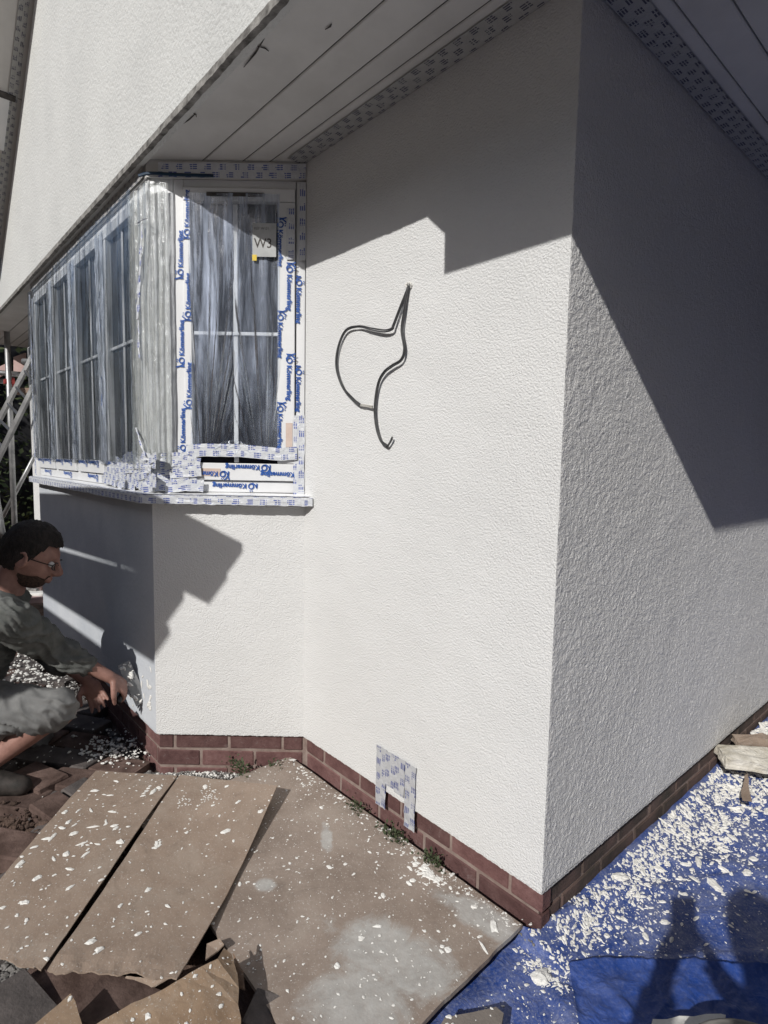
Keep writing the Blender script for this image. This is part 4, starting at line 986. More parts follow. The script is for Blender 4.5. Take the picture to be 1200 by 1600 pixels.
m = MB(); m.tube([Vector((bp.x + .158 * math.cos(a), bp.y + .158 * math.sin(a), .15 - .05 * math.sin((a + 2.6) * 1.0))) for a in [-2.6 + 3.14 * k / 20 for k in range(21)]], .003, 6); m.obj('handle', M_steel, bk, True)
poly_sheet('white_offcut', 'white offcut of board beside the bucket at the bottom edge', 'offcut', [(1020, 1592), (1126, 1584), (1134, 1586), (1130, 1640), (1010, 1640)], [.06] * 5, M_splat, .01, crumple=.002, seed=15)

# ------------------------------------------------------------------ pavers, rubble, gravel
def paver_mesh(sd, L, Wd, H, mat):
    rr_ = random.Random(sd); bm = bmesh.new(); bmesh.ops.create_cube(bm, size=1)
    for v in bm.verts: v.co = Vector((v.co.x * L, v.co.y * Wd, v.co.z * H))
    bmesh.ops.bevel(bm, geom=list(bm.edges), offset=.006, segments=1, affect='EDGES')
    for v in bm.verts: v.co += Vector((rr_.uniform(-1, 1), rr_.uniform(-1, 1), rr_.uniform(-1, 1))) * .003
    me = bpy.data.meshes.new('paver'); bm.to_mesh(me); bm.free(); me.materials.append(mat); return me
PV = [paver_mesh(i, .205, .135, .06, M_paver if i % 3 else M_paverg) for i in range(6)]
rr = random.Random(5)
ang = 0.62; ca, sa = math.cos(ang), math.sin(ang); npv = 0
for i in range(-14, 15):
    for j in range(-18, 19):
        a = i * .215 + (j % 2) * .107; b = j * .145; x = -2.35 + a * ca - b * sa; y = -1.25 + a * sa + b * ca
        if not (-3.9 < x < -0.75 and -2.1 < y < -0.52): continue
        if x > -1.2 and y > -1.0: continue
        if (x + y) > -1.6 and x > -.95: continue
        if math.hypot(x + 1.30, y + 1.02) < .23 and rr.random() < .75: continue     # patch of bare soil beside the sheets
        if rr.random() < .07: continue
        ro = x > -1.75
        o = link('paver', PV[rr.randrange(6)], ground); k = (.05 if ro else .02)
        o.matrix_basis = Matrix.Translation((x + rr.uniform(-.006, .006), y + rr.uniform(-.006, .006), -.032 + rr.uniform(0, .014) + (.012 * rr.random() if ro else 0))) @ Matrix.Rotation(ang + rr.gauss(0, k), 4, 'Z') @ Matrix.Rotation(rr.gauss(0, k * .9), 4, 'X') @ Matrix.Rotation(rr.gauss(0, k * .9), 4, 'Y'); npv += 1
def loose(px, z, rot, label, dims=(.2, .1, .06), mat=M_paver, seed=0):
    me = paver_mesh(40 + seed, *dims, mat); o = link('loose_paver', me); p = PZ(*px, z); o.location = p; o.rotation_euler = rot; tag(o, label, 'paver', 'loose pavers'); return o
loose((100, 1566), .006, (.03, -.03, .9), 'large dark lifted paver beneath the lower edge of the cardboard', (.24, .17, .06), M_paver, 1)
loose((22, 1590), .03, (-.1, .15, .3), 'grey loose paver at the bottom left corner', (.16, .12, .06), M_paverg, 2)
loose((408, 1590), .02, (.25, -.1, 2.2), 'grey loose paver in the gap below the large board', (.09, .07, .05), M_paverg, 3)
loose((140, 1248), -.005, (.03, .04, .35), 'dark loose paver beside the top of the left cardboard', (.20, .10, .06), M_paverg, 4)
loose((20, 1330), .0, (.06, .12, .8), 'tilted brown loose paver at the left picture edge', (.19, .12, .06), M_paver, 5)
loose((95, 1275), .0, (-.04, .05, .3), 'brown loose paver pushed askew above the bare soil', (.22, .11, .06), M_paver, 6)
loose((60, 1222), .0, (.02, -.03, .35), 'flat dusty paver at the edge of the deep shade', (.22, .12, .06), M_paver, 7)
loose((195, 1590), .02, (.1, .1, .6), 'dark loose paver half hidden under the crumpled flap', (.2, .12, .06), M_paver, 8)
loose((270, 1560), -.005, (-.05, .08, 1.4), 'brown loose paver in the dark gap below the middle sheet', (.16, .1, .05), M_paver, 9)
loose((30, 1395), .0, (.12, .1, .1), 'dark split paver below the bare soil at the left edge', (.18, .1, .05), M_paverg, 10)

def stones(name, label, cat, places, mat, seed):
    r2 = random.Random(seed); mb = MB(); bmi = bmesh.new(); bmesh.ops.create_icosphere(bmi, subdivisions=1, radius=1)
    V = [v.co.copy() for v in bmi.verts]; F_ = [tuple(q.index for q in f.verts) for f in bmi.faces]; bmi.free()
    for x, y, z, s in places:
        q = Matrix.Rotation(r2.random() * 6, 3, 'Z') @ Matrix.Rotation(r2.uniform(-.6, .6), 3, 'X'); sc = (r2.uniform(.7, 1.5), r2.uniform(.6, 1), r2.uniform(.4, .8))
        mb.add([Vector((x, y, z)) + q @ Vector((v.x * sc[0], v.y * sc[1], v.z * sc[2])) * s * r2.uniform(.8, 1.15) for v in V], F_)
    return tag(mb.obj(name, mat, None, False, 'stuff'), label, cat)
pl = []; wl_ = []
for _ in range(1500):
    u = rr.random() * .70; P = SP0 + SU * (u - .04) + SN * (.01 + abs(rr.gauss(0, .022))); pl.append((P.x, P.y, gh(P.x, P.y) + .014 + .008 * rr.random(), .002 + .006 * rr.random() ** 2))
for _ in range(1100):
    x = -1.52 - 1.5 * rr.random() ** 1.3; y = -.475 - abs(rr.gauss(0, .04)); pl.append((x, y, gh(x, y) + .01 + .01 * rr.random(), .002 + .009 * rr.random() ** 2))
for _ in range(700):
    x = -1.12 * rr.random(); pl.append((x, -.008 - .02 * rr.random(), .012 + .012 * rr.random(), .002 + .004 * rr.random()))
for _ in range(700):
    c = PZ(30 + 30 * rr.gauss(0, 1), 1530 + 16 * rr.gauss(0, 1), .02); pl.append((c.x, c.y, .02 * rr.random(), .003 + .009 * rr.random() ** 1.5))
for _ in range(2600):
    x = -3.8 + 3.4 * rr.random(); y = -2.0 + 1.5 * rr.random(); pl.append((x, y, gh(x, y) + .012 + .012 * rr.random(), .0015 + .006 * rr.random() ** 3))
stones('gravel', 'grey grit and gravel along the plinth and between the pavers', 'gravel', pl, M_gravel, 1)
for _ in range(420):
    c = PZ(80 + 45 * rr.gauss(0, 1), 1048 + 18 * rr.gauss(0, 1), 0); wl_.append((c.x, c.y, .010 + .008 * rr.random(), .004 + .011 * rr.random() ** 1.5))
for _ in range(240):
    c = PZ(175 + 28 * rr.gauss(0, 1), 1172 + 14 * rr.gauss(0, 1), 0); wl_.append((c.x, c.y, .008 + .01 * rr.random(), .003 + .008 * rr.random() ** 2))
for _ in range(500):
    x = -3.4 + 2.5 * rr.random(); y = -1.9 + 1.35 * rr.random(); wl_.append((x, y, .002 + .012 * rr.random(), .0015 + .005 * rr.random() ** 2))
for _ in range(220):
    u = rr.random() * .62; P = SP0 + SU * u + SN * (.015 + abs(rr.gauss(0, .025))); wl_.append((P.x, P.y, gh(P.x, P.y) + .024, .002 + .005 * rr.random() ** 2))
stones('render_chips', 'white render chips on the pavers round the foot of the bay', 'chips', wl_, M_splat, 2)
sr = []
for _ in range(260):
    c = PZ(70 + 45 * rr.gauss(0, 1), 1300 + 26 * rr.gauss(0, 1), 0); sr.append((c.x, c.y, .0 + .02 * rr.random(), .004 + .014 * rr.random() ** 2))
stones('soil_clods', 'crumbly red-brown soil clods beside the left cardboard', 'soil', sr, M_soil, 3)

def weed(px, label, s, n, seed):
    r2 = random.Random(seed); p = PZ(*px, .02); t = thing('weed', label, 'weed', (p.x, p.y, 0), 'weeds along the plinth'); mb = MB(); n = int(n * .75)
    for _ in range(n):
        q = Vector((p.x + r2.gauss(0, s), p.y - .006 + r2.gauss(0, .012), 0.03 + abs(r2.gauss(0, .020)))); a = r2.random() * 6.28; d = Vector((math.cos(a), math.sin(a), r2.uniform(.1, 1))).normalized(); sd = d.cross(Z_).normalized(); L = r2.uniform(.008, .018)
        mb.add([q, q + d * L * .5 + sd * L * .28, q + d * L, q + d * L * .5 - sd * L * .28], [(0, 1, 2), (0, 2, 3)])
    mb.obj('leaves', M_leaf, t, False, 'stuff'); mb = MB()
    for _ in range(8):
        q = Vector((p.x + r2.gauss(0, s * .6), p.y + r2.gauss(0, .006), 0)); mb.tube([q, q + Vector((r2.gauss(0, .01), r2.gauss(0, .01), .03))], .0008, 4)
    mb.obj('stem', M_leaf, t)
weed((375, 1208), 'green weed below the narrow splayed wall', .035, 260, 1)
weed((560, 1276), 'small weed left of the taped vent', .022, 150, 2)
weed((617, 1318), 'leafy weed directly below the taped vent', .032, 300, 3)
weed((676, 1360), 'bushiest weed between the vent and the house corner', .022, 260, 4)
weed((430, 1205), 'sparse weed in the inner corner of the plinth', .02, 70, 5)

# ------------------------------------------------------------------ background at the left: scaffold, ladder, hedge
hedge = thing('hedge', 'tall dark green hedge behind the scaffold', 'hedge', (-9.5, 0.5, 0))
mb = MB(); r2 = random.Random(3)
for _ in range(9000):
    y = r2.uniform(-3.5, 4.5); z = r2.uniform(-.1, 4.6); x = -9.2 + .5 * fbm(y * 1.3, z * 1.3, 5) + r2.gauss(0, .15); a = r2.random() * 6.28; d = Vector((r2.uniform(-.3, .9), math.cos(a), math.sin(a))).normalized(); sd = d.cross(Vector((r2.random(), r2.random(), r2.random()))).normalized(); L = r2.uniform(.05, .12); q = Vector((x, y, z))
    mb.add([q, q + d * L * .5 + sd * L * .32, q + d * L, q + d * L * .5 - sd * L * .32], [(0, 1, 2, 3)])
mb.obj('leaves', M_hedge, hedge, False, 'stuff')
m = MB(); m.grid(lambda a, b: Vector((-9.75 + .3 * fbm(a * 8, b * 5), -4 + 9 * a, -.2 + 4.7 * b)), 40, 20); m.obj('shade_backing', M_seal, hedge, True)  # black sheet stands in for the shade deep inside the hedge
mb = MB()
for y in (-2, -.6, .8, 2.4): mb.tube([(-9.6, y, -.2), (-9.55, y + .1, 2), (-9.6, y, 4)], [.06, .05, .03], 8)
mb.obj('trunks', M_woodoff, hedge)
# timber fence glimpsed low down & rubble stack
def pole(label, a, b, r=.0242, grp='scaffold tubes behind the bay', name='scaffold_tube'):
    m = MB(); m.tube([a, b], r, 14); return tag(m.obj(name, M_steel, None, True), label, 'scaffold tube', grp)
D1, D2 = 5.4, 6.6
p0 = W(18, 700, D1)
pole('upright scaffold tube behind the worker, seen through the ladder', Vector((p0.x, p0.y, -.04)), Vector((p0.x, p0.y, 2.9)))
pole('level scaffold tube running from the picture edge to the upright', W(-60, 578, D1 + .05), W(34, 585, D1 + .05))
pole('lower level scaffold tube with the pink sheets above', W(-60, 594, D1 + .2), W(20, 596, D1 + .2))
pole('short level scaffold tube beside the bay edge', W(36, 565, D1 - .2), W(75, 566, D1 - .2), .028)
pole('second upright scaffold tube in the distance behind the ladder top', Vector((W(47, 560, D2).x, W(47, 560, D2).y, 1.2)), Vector((W(47, 560, D2).x, W(47, 560, D2).y, 3.2)))
pole('thin diagonal brace behind the sill end', W(4, 808, D1 + .25), W(66, 690, D1 + .25), .019)
pole('leaning tube at the left edge behind the worker', W(-6, 770, D1 - .3), W(9, 860, D1 - .3), .022)
m = MB(); q = W(16, 597, D1 - .02); m.tube([q - Z_ * .04, q + Z_ * .04], .036, 10); m.box((q.x - .03, q.y - .05, q.z - .02), (q.x + .05, q.y + .03, q.z + .02)); tag(m.obj('coupler', M_coup), 'red scaffold coupler on the upright tube', 'coupler')
def panel(label, px, d, mat, name, cat, group=None, th_=.02):
    m = MB(); a = [W(u, v, d) for u, v in px]; b = [p + FW * th_ for p in a]; m.prism(a, b); return tag(m.obj(name, mat), label, cat, group)
panel('pinkish sheet clipped to the scaffold right of the upright', [(21, 558), (39, 551), (39, 579), (21, 584)], D1 + .12, M_pink, 'scaffold_sheet', 'sheet', 'pink sheets on the scaffold')
panel('pinkish sheet at the picture edge left of the upright', [(-20, 582), (13, 566), (13, 580), (-20, 600)], D1 + .14, M_pink, 'scaffold_sheet', 'sheet', 'pink sheets on the scaffold')
panel('dark timber edge board under the pink sheets', [(20, 606), (60, 606), (60, 616), (20, 616)], D1 + .3, M_plank, 'edge_board', 'board')
# ladder
lad = thing('ladder', 'aluminium ladder leaning up behind the bay window', 'ladder', W(-60, 780, 4.9))
a0, a1 = W(-70, 782, 4.9), W(64, 528, 4.9); b0, b1 = W(-46, 800, 4.75), W(78, 548, 4.75)
dl = (a1 - a0).normalized()
for a, b in ((a0, a1), (b0, b1)):
    m = MB(); nn = dl.cross(FW).normalized() * .016; ff = FW * .035
    m.prism([a - nn, a + nn, a + nn + ff, a - nn + ff], [b - nn, b + nn, b + nn + ff, b - nn + ff]); m.obj('rail', M_alu, lad)
for k in range(1, 10):
    m = MB(); m.tube([a0.lerp(a1, k / 10) + FW * .015, b0.lerp(b1, k / 10) + FW * .015], .013, 8); m.obj('rung', M_alu, lad)
# low stack of salvaged bricks behind the worker
for k, (u, v, dd) in enumerate([(50, 905, 4.6), (62, 915, 4.55), (48, 922, 4.5), (64, 930, 4.4), (52, 936, 4.35), (40, 915, 4.7)]):
    q = W(u, v, dd); m = paver_mesh(70 + k, .22, .11, .05, [M_splat, M_pink, M_gravel][k % 3]); o = link('salvaged_block', m); o.location = q; o.rotation_euler = (0, 0, .3 * k)
    tag(o, ['pale block on the stack behind the worker, top left', 'pinkish block on the stack behind the worker, top right', 'grey block in the stack behind the worker', 'white block low in the stack against the bay', 'pink block low in the stack behind the worker', 'grey block at the far end of the stack'][k], 'block', 'salvaged blocks stacked behind the worker')
    m2 = MB(); m2.box((q.x - .09, q.y - .05, -.04), (q.x + .09, q.y + .05, q.z - .026)); pass

# working platform standing out of frame to the left of the camera: boards on tubes that shade the bay
HZ = 1.95
plat = thing('scaffold_platform', 'boarded scaffold platform standing outside the picture to the left', 'scaffold', (-2.5, -2.5, 0))
def pboard(x0, x1, ya0, ya1, yb0, yb1, z=HZ):   # left-end y-range a, right-end y-range b
    m = MB(); m.prism([(x0, ya0, z), (x1, yb0, z), (x1, yb1, z), (x0, ya1, z)], [(x0, ya0, z + .038), (x1, yb0, z + .038), (x1, yb1, z + .038), (x0, ya1, z + .038)]); m.obj('plank', M_plank, plat)
SK = 0.067
def pl_(xr_, y0, y1, xl_=-4.6, sk=SK): 
    dx = xr_ - xl_; pboard(xl_, xr_, y0 - dx * SK, y1 - dx * sk, y0, y1)
pl_(-0.815, -1.790, -1.600); pl_(-0.805, -1.996, -1.794)
pl_(-0.880, -2.290, -2.048, sk=.088); pl_(-0.850, -2.505, -2.294)
pl_(-1.20, -2.890, -2.705); pl_(-1.20, -3.050, -2.894)
pl_(-0.90, -3.600, -3.380); pl_(-0.87, -3.830, -3.604); pl_(-0.85, -4.06, -3.834)
pboard(-1.32, -0.93, -3.379, -3.055, -3.379, -3.055, HZ + .042)
for a, b, rr_ in (((-1.45, -1.5, HZ - .03), (-1.45, -4.1, HZ - .03), .024), ((-3.3, -1.6, HZ - .03), (-3.3, -4.3, HZ - .03), .024), ((-4.5, -3.98, HZ - .08), (-.8, -3.98, HZ - .08), .024),
                  ((-1.45, -4.03, -.04), (-1.45, -4.03, HZ - .03), .024), ((-3.3, -4.03, -.04), (-3.3, -4.03, HZ - .03), .024), ((-3.3, -1.66, -.04), (-3.3, -1.66, HZ - .03), .024), ((-1.45, -4.03, .2), (-1.45, -2.3, HZ - .06), .02)):
    m = MB(); m.tube([a, b], rr_, 12); m.obj('tube', M_steel, plat, True)

# ------------------------------------------------------------------ people
def fuse(mb, voxel, smooth_it, name, mat, parent, post=None):
    me = mb.mesh('tmp', None); o = bpy.data.objects.new('tmp', me); COL.objects.link(o)
    r = o.modifiers.new('r', 'REMESH'); r.mode = 'VOXEL'; r.voxel_size = voxel
    if smooth_it: s = o.modifiers.new('s', 'SMOOTH'); s.iterations = smooth_it; s.factor = 0.5
    bpy.context.view_layer.update()
    me2 = bpy.data.meshes.new_from_object(o.evaluated_get(bpy.context.evaluated_depsgraph_get())); bpy.data.objects.remove(o); bpy.data.meshes.remove(me)
    if post: post(me2)
    me2.materials.clear(); me2.materials.append(mat); me2.polygons.foreach_set('use_smooth', [True] * len(me2.polygons)); me2.name = name
    return link(name, me2, parent)
def sphere(mb, c, r, axes=None, sub=3):
    bm = bmesh.new(); bmesh.ops.create_icosphere(bm, subdivisions=sub, radius=1)
    A = axes or (X_, Y_, Z_); r = r if hasattr(r, '__len__') else (r, r, r)
    mb.add([Vector(c) + A[0] * v.co.x * r[0] + A[1] * v.co.y * r[1] + A[2] * v.co.z * r[2] for v in bm.verts], [tuple(q.index for q in f.verts) for f in bm.faces]); bm.free()
def limb(mb, pts, rad, sub=5, squash=1.0, ref=None):
    P = catmull(pts, sub); n = len(pts) - 1; R = []
    for i in range(len(P)):
        t = i / sub; k = min(int(t), n - 1); f = t - k; f = f * f * (3 - 2 * f); R.append(rad[k] * (1 - f) + rad[k + 1] * f)
    mb.tube(P, R, 16, True, squash, ref); 
    for p, r in ((P[0], R[0]), (P[-1], R[-1])): sphere(mb, p, r * .98, sub=2) if squash == 1.0 else None
def hand(mb, wrist, fdir, palm, curl=0.9, sc=1.0, spread=0.06, thumb_side=1):
    """palm block, four unequal bent fingers and a side thumb; palm = direction the palm faces"""
    f = fdir.normalized(); pn = (palm - f * palm.dot(f)).normalized(); s = f.cross(pn).normalized()
    sphere(mb, wrist + f * .046 * sc, (.043 * sc, .050 * sc, .017 * sc), (s, f, pn), 2)
    limb(mb, [wrist - f * .01, wrist + f * .03 * sc], [.024 * sc, .022 * sc], 3)
    lens = (.068, .078, .073, .058)
    for i, L in enumerate(lens):
        off = (i - 1.5) * .0205 * sc * -thumb_side; base = wrist + f * (.082 - .004 * abs(i - 1.2)) * sc + s * off; d = (f + s * (i - 1.5) * -spread * thumb_side).normalized(); pts = [base - d * .02, base]; a = 0
        for j, q in enumerate((.46, .31, .25)):
            a = curl * (.55 + .45 * j); d = (Matrix.Rotation(curl * (.5 if j == 0 else .62), 3, s) @ d); d2 = d if d.dot(pn) > -0.2 else d; pts.append(pts[-1] + d * L * q * sc)
        limb(mb, pts, [.0095 * sc, .0092 * sc, .0088 * sc, .008 * sc, .0068 * sc], 3)
    tb = wrist + f * .028 * sc + s * .032 * sc * thumb_side
    td = (f * .62 + s * .7 * thumb_side + pn * .45).normalized(); t1 = tb + td * .035 * sc; td2 = (f * .8 + s * .1 * thumb_side + pn * .6).normalized(); t2 = t1 + td2 * .028 * sc
    limb(mb, [tb - td * .012, t1, t2, t2 + td2 * .018 * sc], [.014 * sc, .0115 * sc, .010 * sc, .008 * sc], 3)
HEADQ = []
def head(mb, c, fwd, up, sc=1.0):
    HEADQ.clear()
    y = fwd.normalized(); z = (up - y * up.dot(y)).normalized(); x = y.cross(z); L = lambda a, b, d: c + (x * a + y * b + z * d) * sc
    bm = bmesh.new(); bmesh.ops.create_icosphere(bm, subdivisions=4, radius=1); vs = []
    for v in bm.verts:
        a, b, d = v.co
        if d >= -.05: q = (a * .075, b * .097 - .008, d * .108)
        else:
            t = min(1, (-d - .05) / .95); wx = .075 * (1 - .30 * t); wy = .097 if b > 0 else .097 * (1 - .55 * t)
            q = (a * wx, b * wy - .008 + .022 * t, d * .122)
        qx, qy, qz = q
        if qy > .03:    # face planes: eye hollows, brow, cheeks, chin
            e = math.exp(-((abs(qx) - .032) / .016) ** 2 - ((qz + .004) / .016) ** 2); qy -= .012 * e
            qy += .006 * math.exp(-((qz - .022) / .012) ** 2) * math.exp(-(qx / .05) ** 2)
            qy += .008 * math.exp(-((qz + .105) / .018) ** 2 - (qx / .028) ** 2)
        vs.append(L(qx, qy, qz)); HEADQ.append((qx, qy, qz))
    mb.add(vs, [tuple(q.index for q in f.verts) for f in bm.faces]); bm.free()
    limb(mb, [L(0, .085, .012), L(0, .098, -.012), L(0, .112, -.034), L(0, .096, -.046)], [.009 * sc, .010 * sc, .0125 * sc, .009 * sc], 4)
    for s_ in (-1, 1): sphere(mb, L(.011 * s_, .098, -.040), .0085 * sc, sub=2)
    sphere(mb, L(0, .089, -.066), (.024 * sc, .010 * sc, .0055 * sc), (x, y, z), 2); sphere(mb, L(0, .087, -.077), (.020 * sc, .010 * sc, .006 * sc), (x, y, z), 2)
    for s_ in (-1, 1):
        P = [L(.076 * s_ + .006 * s_ * math.sin(k / 12 * 6.28 + 1) , -.012 + .017 * math.cos(k / 12 * 6.28), -.012 + .030 * math.sin(k / 12 * 6.28)) for k in range(13)]
        mb.tube(P, .0048 * sc, 8, False); sphere(mb, L(.074 * s_, -.008, -.014), (.005 * sc, .013 * sc, .024 * sc), (x, y, z), 2)
    global FACE; FACE = (vs, [v for v in HEADQ])
    return x, y, z, L
def beard(par, mat, c, L):
    mb = MB(); bm = bmesh.new(); bmesh.ops.create_icosphere(bm, subdivisions=4, radius=1); keep = []; vs = []
    for p, q in zip(FACE[0], HEADQ):
        e = .0015 * abs(fbm(q[0] * 160, q[2] * 160)) + .0008
        k = (q[2] < -.052 - .25 * max(0, .03 - q[1]) and q[1] > -.012 and q[2] > -.128) or (abs(q[0]) < .030 and -.060 < q[2] < -.046 and q[1] > .05)
        keep.append(k); vs.append(p + (p - c).normalized() * (.0012 + e))
    mb.add(vs, [tuple(a.index for a in f.verts) for f in bm.faces if all(keep[a.index] for a in f.verts)]); bm.free(); mb.obj('beard', mat, par, True)
def hair_cap(L, par, mat, top=.022, side_z=-.035, seed=0):
    bm = bmesh.new(); bmesh.ops.create_icosphere(bm, subdivisions=5, radius=1); mb = MB(); keep = {}; vs = []
    for v in bm.verts:
        a, b, d = v.co; th_ = .006 + top * max(0, d) ** 1.2 * (.7 + .3 * max(0, b))
        q = Vector((a * (.0765 + th_ * .5), b * (.0985 + th_ * .6) - .008, d * (.108 if d > 0 else .115) + (th_ if d > 0 else 0)))
        line = .048 if q.y > .045 else (.030 - .9 * (.045 - q.y) if q.y > -.01 else side_z - .025)
        line = .058 if q.y > .055 else (.058 - (.055 - q.y) * 1.7 if q.y > .012 else (-.014 if q.y > -.004 else (-.02 if q.y > -.02 else side_z - .035)))
        ok = q.z > line + .004 * fbm(a * 9, d * 9, seed)
        n_ = v.co.normalized(); q += n_ * (.003 * fbm(a * 12, b * 12, d * 12 + seed) + .0035 * fbm(a * 45, b * 22, d * 45 + seed))
        keep[v.index] = ok; vs.append(L(q.x, q.y, q.z))
    mb.add(vs, [tuple(q.index for q in f.verts) for f in bm.faces if all(keep[q.index] for q in f.verts)]); bm.free()
    return mb.obj('hair', mat, par, True)
def cloth(par, name, mat, build, vox=.007, sm=4, folds=(), amp=.006, freq=14):
    mb = MB(); build(mb)
    def post(me):
        me.update(); N = [v.normal.copy() for v in me.vertices]
        for v, n in zip(me.vertices, N):
            p = v.co; w_ = fbm(p.x * 6, p.y * 6, p.z * 6, 2); q = p.dot(RT) * .55 + p.z * .9 + p.dot(FW) * .3
            r1 = 1 - abs(noise.noise(Vector((q * freq * 2.2 + w_ * 1.6, p.dot(FW) * freq * .5, p.dot(RT) * freq * .45)))) * 2
            d = r1 * r1 - .35 if r1 > 0 else -.35; d2 = fbm(p.x * 45, p.y * 45, p.z * 45) * .08
            v.co = p + n * (amp * (d + d2))
    return fuse(mb, vox, sm, name, mat, par, post)

# ---- the worker, squatting in profile, facing the bay wall
def WW(u, v, d): return W(u, v, d * 1.055)
HD = WW(50, 866, 2.12)
fdir = (RT * .86 + FW * .30 - UP * .38).normalized()          # looks down along his arm
wk = thing('person', 'crouching plasterer in grey sweatshirt and shorts reaching out with a trowel', 'person', (HD.x - .1, HD.y - .1, 0))
pel = WW(-75, 1105, 2.14); chest = WW(-34, 985, 2.12); neck = WW(6, 925, 2.13); shR = WW(14, 968, 2.00); shL = WW(2, 945, 2.30)
elR = WW(78, 1010, 2.18); wrR = W(172, 1058, 2.40); elL = WW(62, 1010, 2.46); wrL = W(135, 1062, 2.55)
hipR = WW(-72, 1112, 2.05); hipL = WW(-70, 1112, 2.24); knR = WW(98, 1108, 2.12); knL = WW(62, 1150, 2.46)
anR = WW(-35, 1232, 2.06); anR.z = .085; anL = WW(-65, 1190, 2.42); anL.z = .07
fbody = Vector((RT.x, RT.y, 0)).normalized()
mb = MB()
limb(mb, [pel - Z_ * .02, (pel + chest) / 2 - fbody * .02, chest, (chest + neck) / 2 + Z_ * .01], [.135, .125, .135, .085], 6)
limb(mb, [shL, chest.lerp(neck, .5), shR], [.055, .075, .055], 6)
hc = HD
limb(mb, [neck - Z_ * .03, neck.lerp(hc, .5) - fbody * .012, hc - UP * .03 - fbody * .015], [.062, .055, .055], 5)
xh, yh, zh, LH = head(mb, hc, fdir, Z_ + RT * .1, 1.05)
FACEW = list(FACE[0])
handdir = ((W(205, 1082, 2.46)) - wrR).normalized(); HPALM = -Z_ * .75 + FW * .35 + RT * .1; hand(mb, wrR, handdir, HPALM, 1.25, 1.0, .03, -1)
hdL = (W(160, 1085, 2.55) - wrL).normalized(); hand(mb, wrL, (hdL - Z_ * .6).normalized(), RT * .3 - FW * .7, .55, 1.0, .08, 1)
for s_, e_, w_ in ((shR, elR, wrR), (shL, elL, wrL)): limb(mb, [s_, s_.lerp(e_, .5), e_, e_.lerp(w_, .35), w_], [.050, .046, .039, .038, .025], 5)
for h_, k_, a_ in ((hipR, knR, anR), (hipL, knL, anL)):
    limb(mb, [h_, h_.lerp(k_, .5), k_, k_.lerp(a_, .3) - fbody * .012, a_], [.086, .076, .053, .051, .032], 6)
    limb(mb, [a_, a_ - Z_ * .03 + fbody * .06, a_ - Z_ * .05 + fbody * .15], [.036, .036, .024], 4)
fuse(mb, .0052, 3, 'body', M_skin, wk)
beard(wk, M_beard, hc, LH)
hair_cap(LH, wk, M_hair, .020, -.03, 1)
mb = MB()
for s_ in (-1, 1):
    mb.tube([LH(.031 * s_ + .021 * math.cos(k / 16 * 6.283), .097 - .010 * abs(math.cos(k / 16 * 6.283)), -.006 + .014 * math.sin(k / 16 * 6.283)) for k in range(17)], .0019, 6, False)
    mb.tube([LH(.052 * s_, .090, -.001), LH(.074 * s_, .04, .002), LH(.079 * s_, -.01, .004)], .002, 6)
mb.tube([LH(-.010, .098, -.004), LH(.010, .098, -.004)], .002, 6)
gl_ = mb.obj('glasses', M_blk, wk)
for s_ in (-1, 1):
    mb = MB(); mb.add([LH(.031 * s_ + .020 * math.cos(k / 16 * 6.283), .095 - .010 * abs(math.cos(k / 16 * 6.283)), -.006 + .013 * math.sin(k / 16 * 6.283)) for k in range(16)], [tuple(range(16))]); mb.obj('lens', M_lens, gl_)
    mb = MB(); sphere(mb, LH(.031 * s_, .078, -.004), .0115, sub=2); mb.obj('eye', M_splat, wk, True)
def hood(mb):
    limb(mb, [pel + Z_ * .02, (pel + chest) / 2 - fbody * .02, chest, (chest + neck) / 2 + Z_ * .005], [.150, .150, .155, .098], 6)
    limb(mb, [shL, chest.lerp(neck, .5), shR], [.072, .092, .072], 6)
    limb(mb, [neck - Z_ * .05, neck + Z_ * .0 - fbody * .015], [.088, .074], 4)
    ww = [(shR, elR, wrR, .80), (shL, elL, wrL, .80)]
    for s_, e_, w_, q in ww:
        c_ = e_.lerp(w_, .52); limb(mb, [s_, s_.lerp(e_, .5), e_, e_.lerp(w_, .3), c_], [.076, .069, .062, .056, .049], 6)
        limb(mb, [e_.lerp(w_, .44), c_], [.056, .052], 3)
cloth(wk, 'sweatshirt', M_hood, hood, .0065, 3, amp=.017, freq=15)
def shorts(mb):
    sphere(mb, pel - Z_ * .04, (.165, .165, .13), sub=3)
    for h_, k_ in ((hipR, knR), (hipL, knL)): limb(mb, [h_, h_.lerp(k_, .35), h_.lerp(k_, .7), h_.lerp(k_, .93)], [.108, .104, .092, .084], 6)
cloth(wk, 'shorts', M_shorts, shorts, .0065, 3, amp=.015, freq=13)
for a_ in (anR, anL):
    mb = MB(); limb(mb, [a_ + Z_ * .05, a_ - Z_ * .01], [.046, .052], 3); limb(mb, [a_ - Z_ * .03 - fbody * .03, a_ - Z_ * .035 + fbody * .07, a_ - Z_ * .045 + fbody * .17], [.046, .046, .036], 4)
    sh = fuse(mb, .006, 3, 'boot', M_boot, wk)
    for v in sh.data.vertices:
        if v.co.z < .0: v.co.z = .0
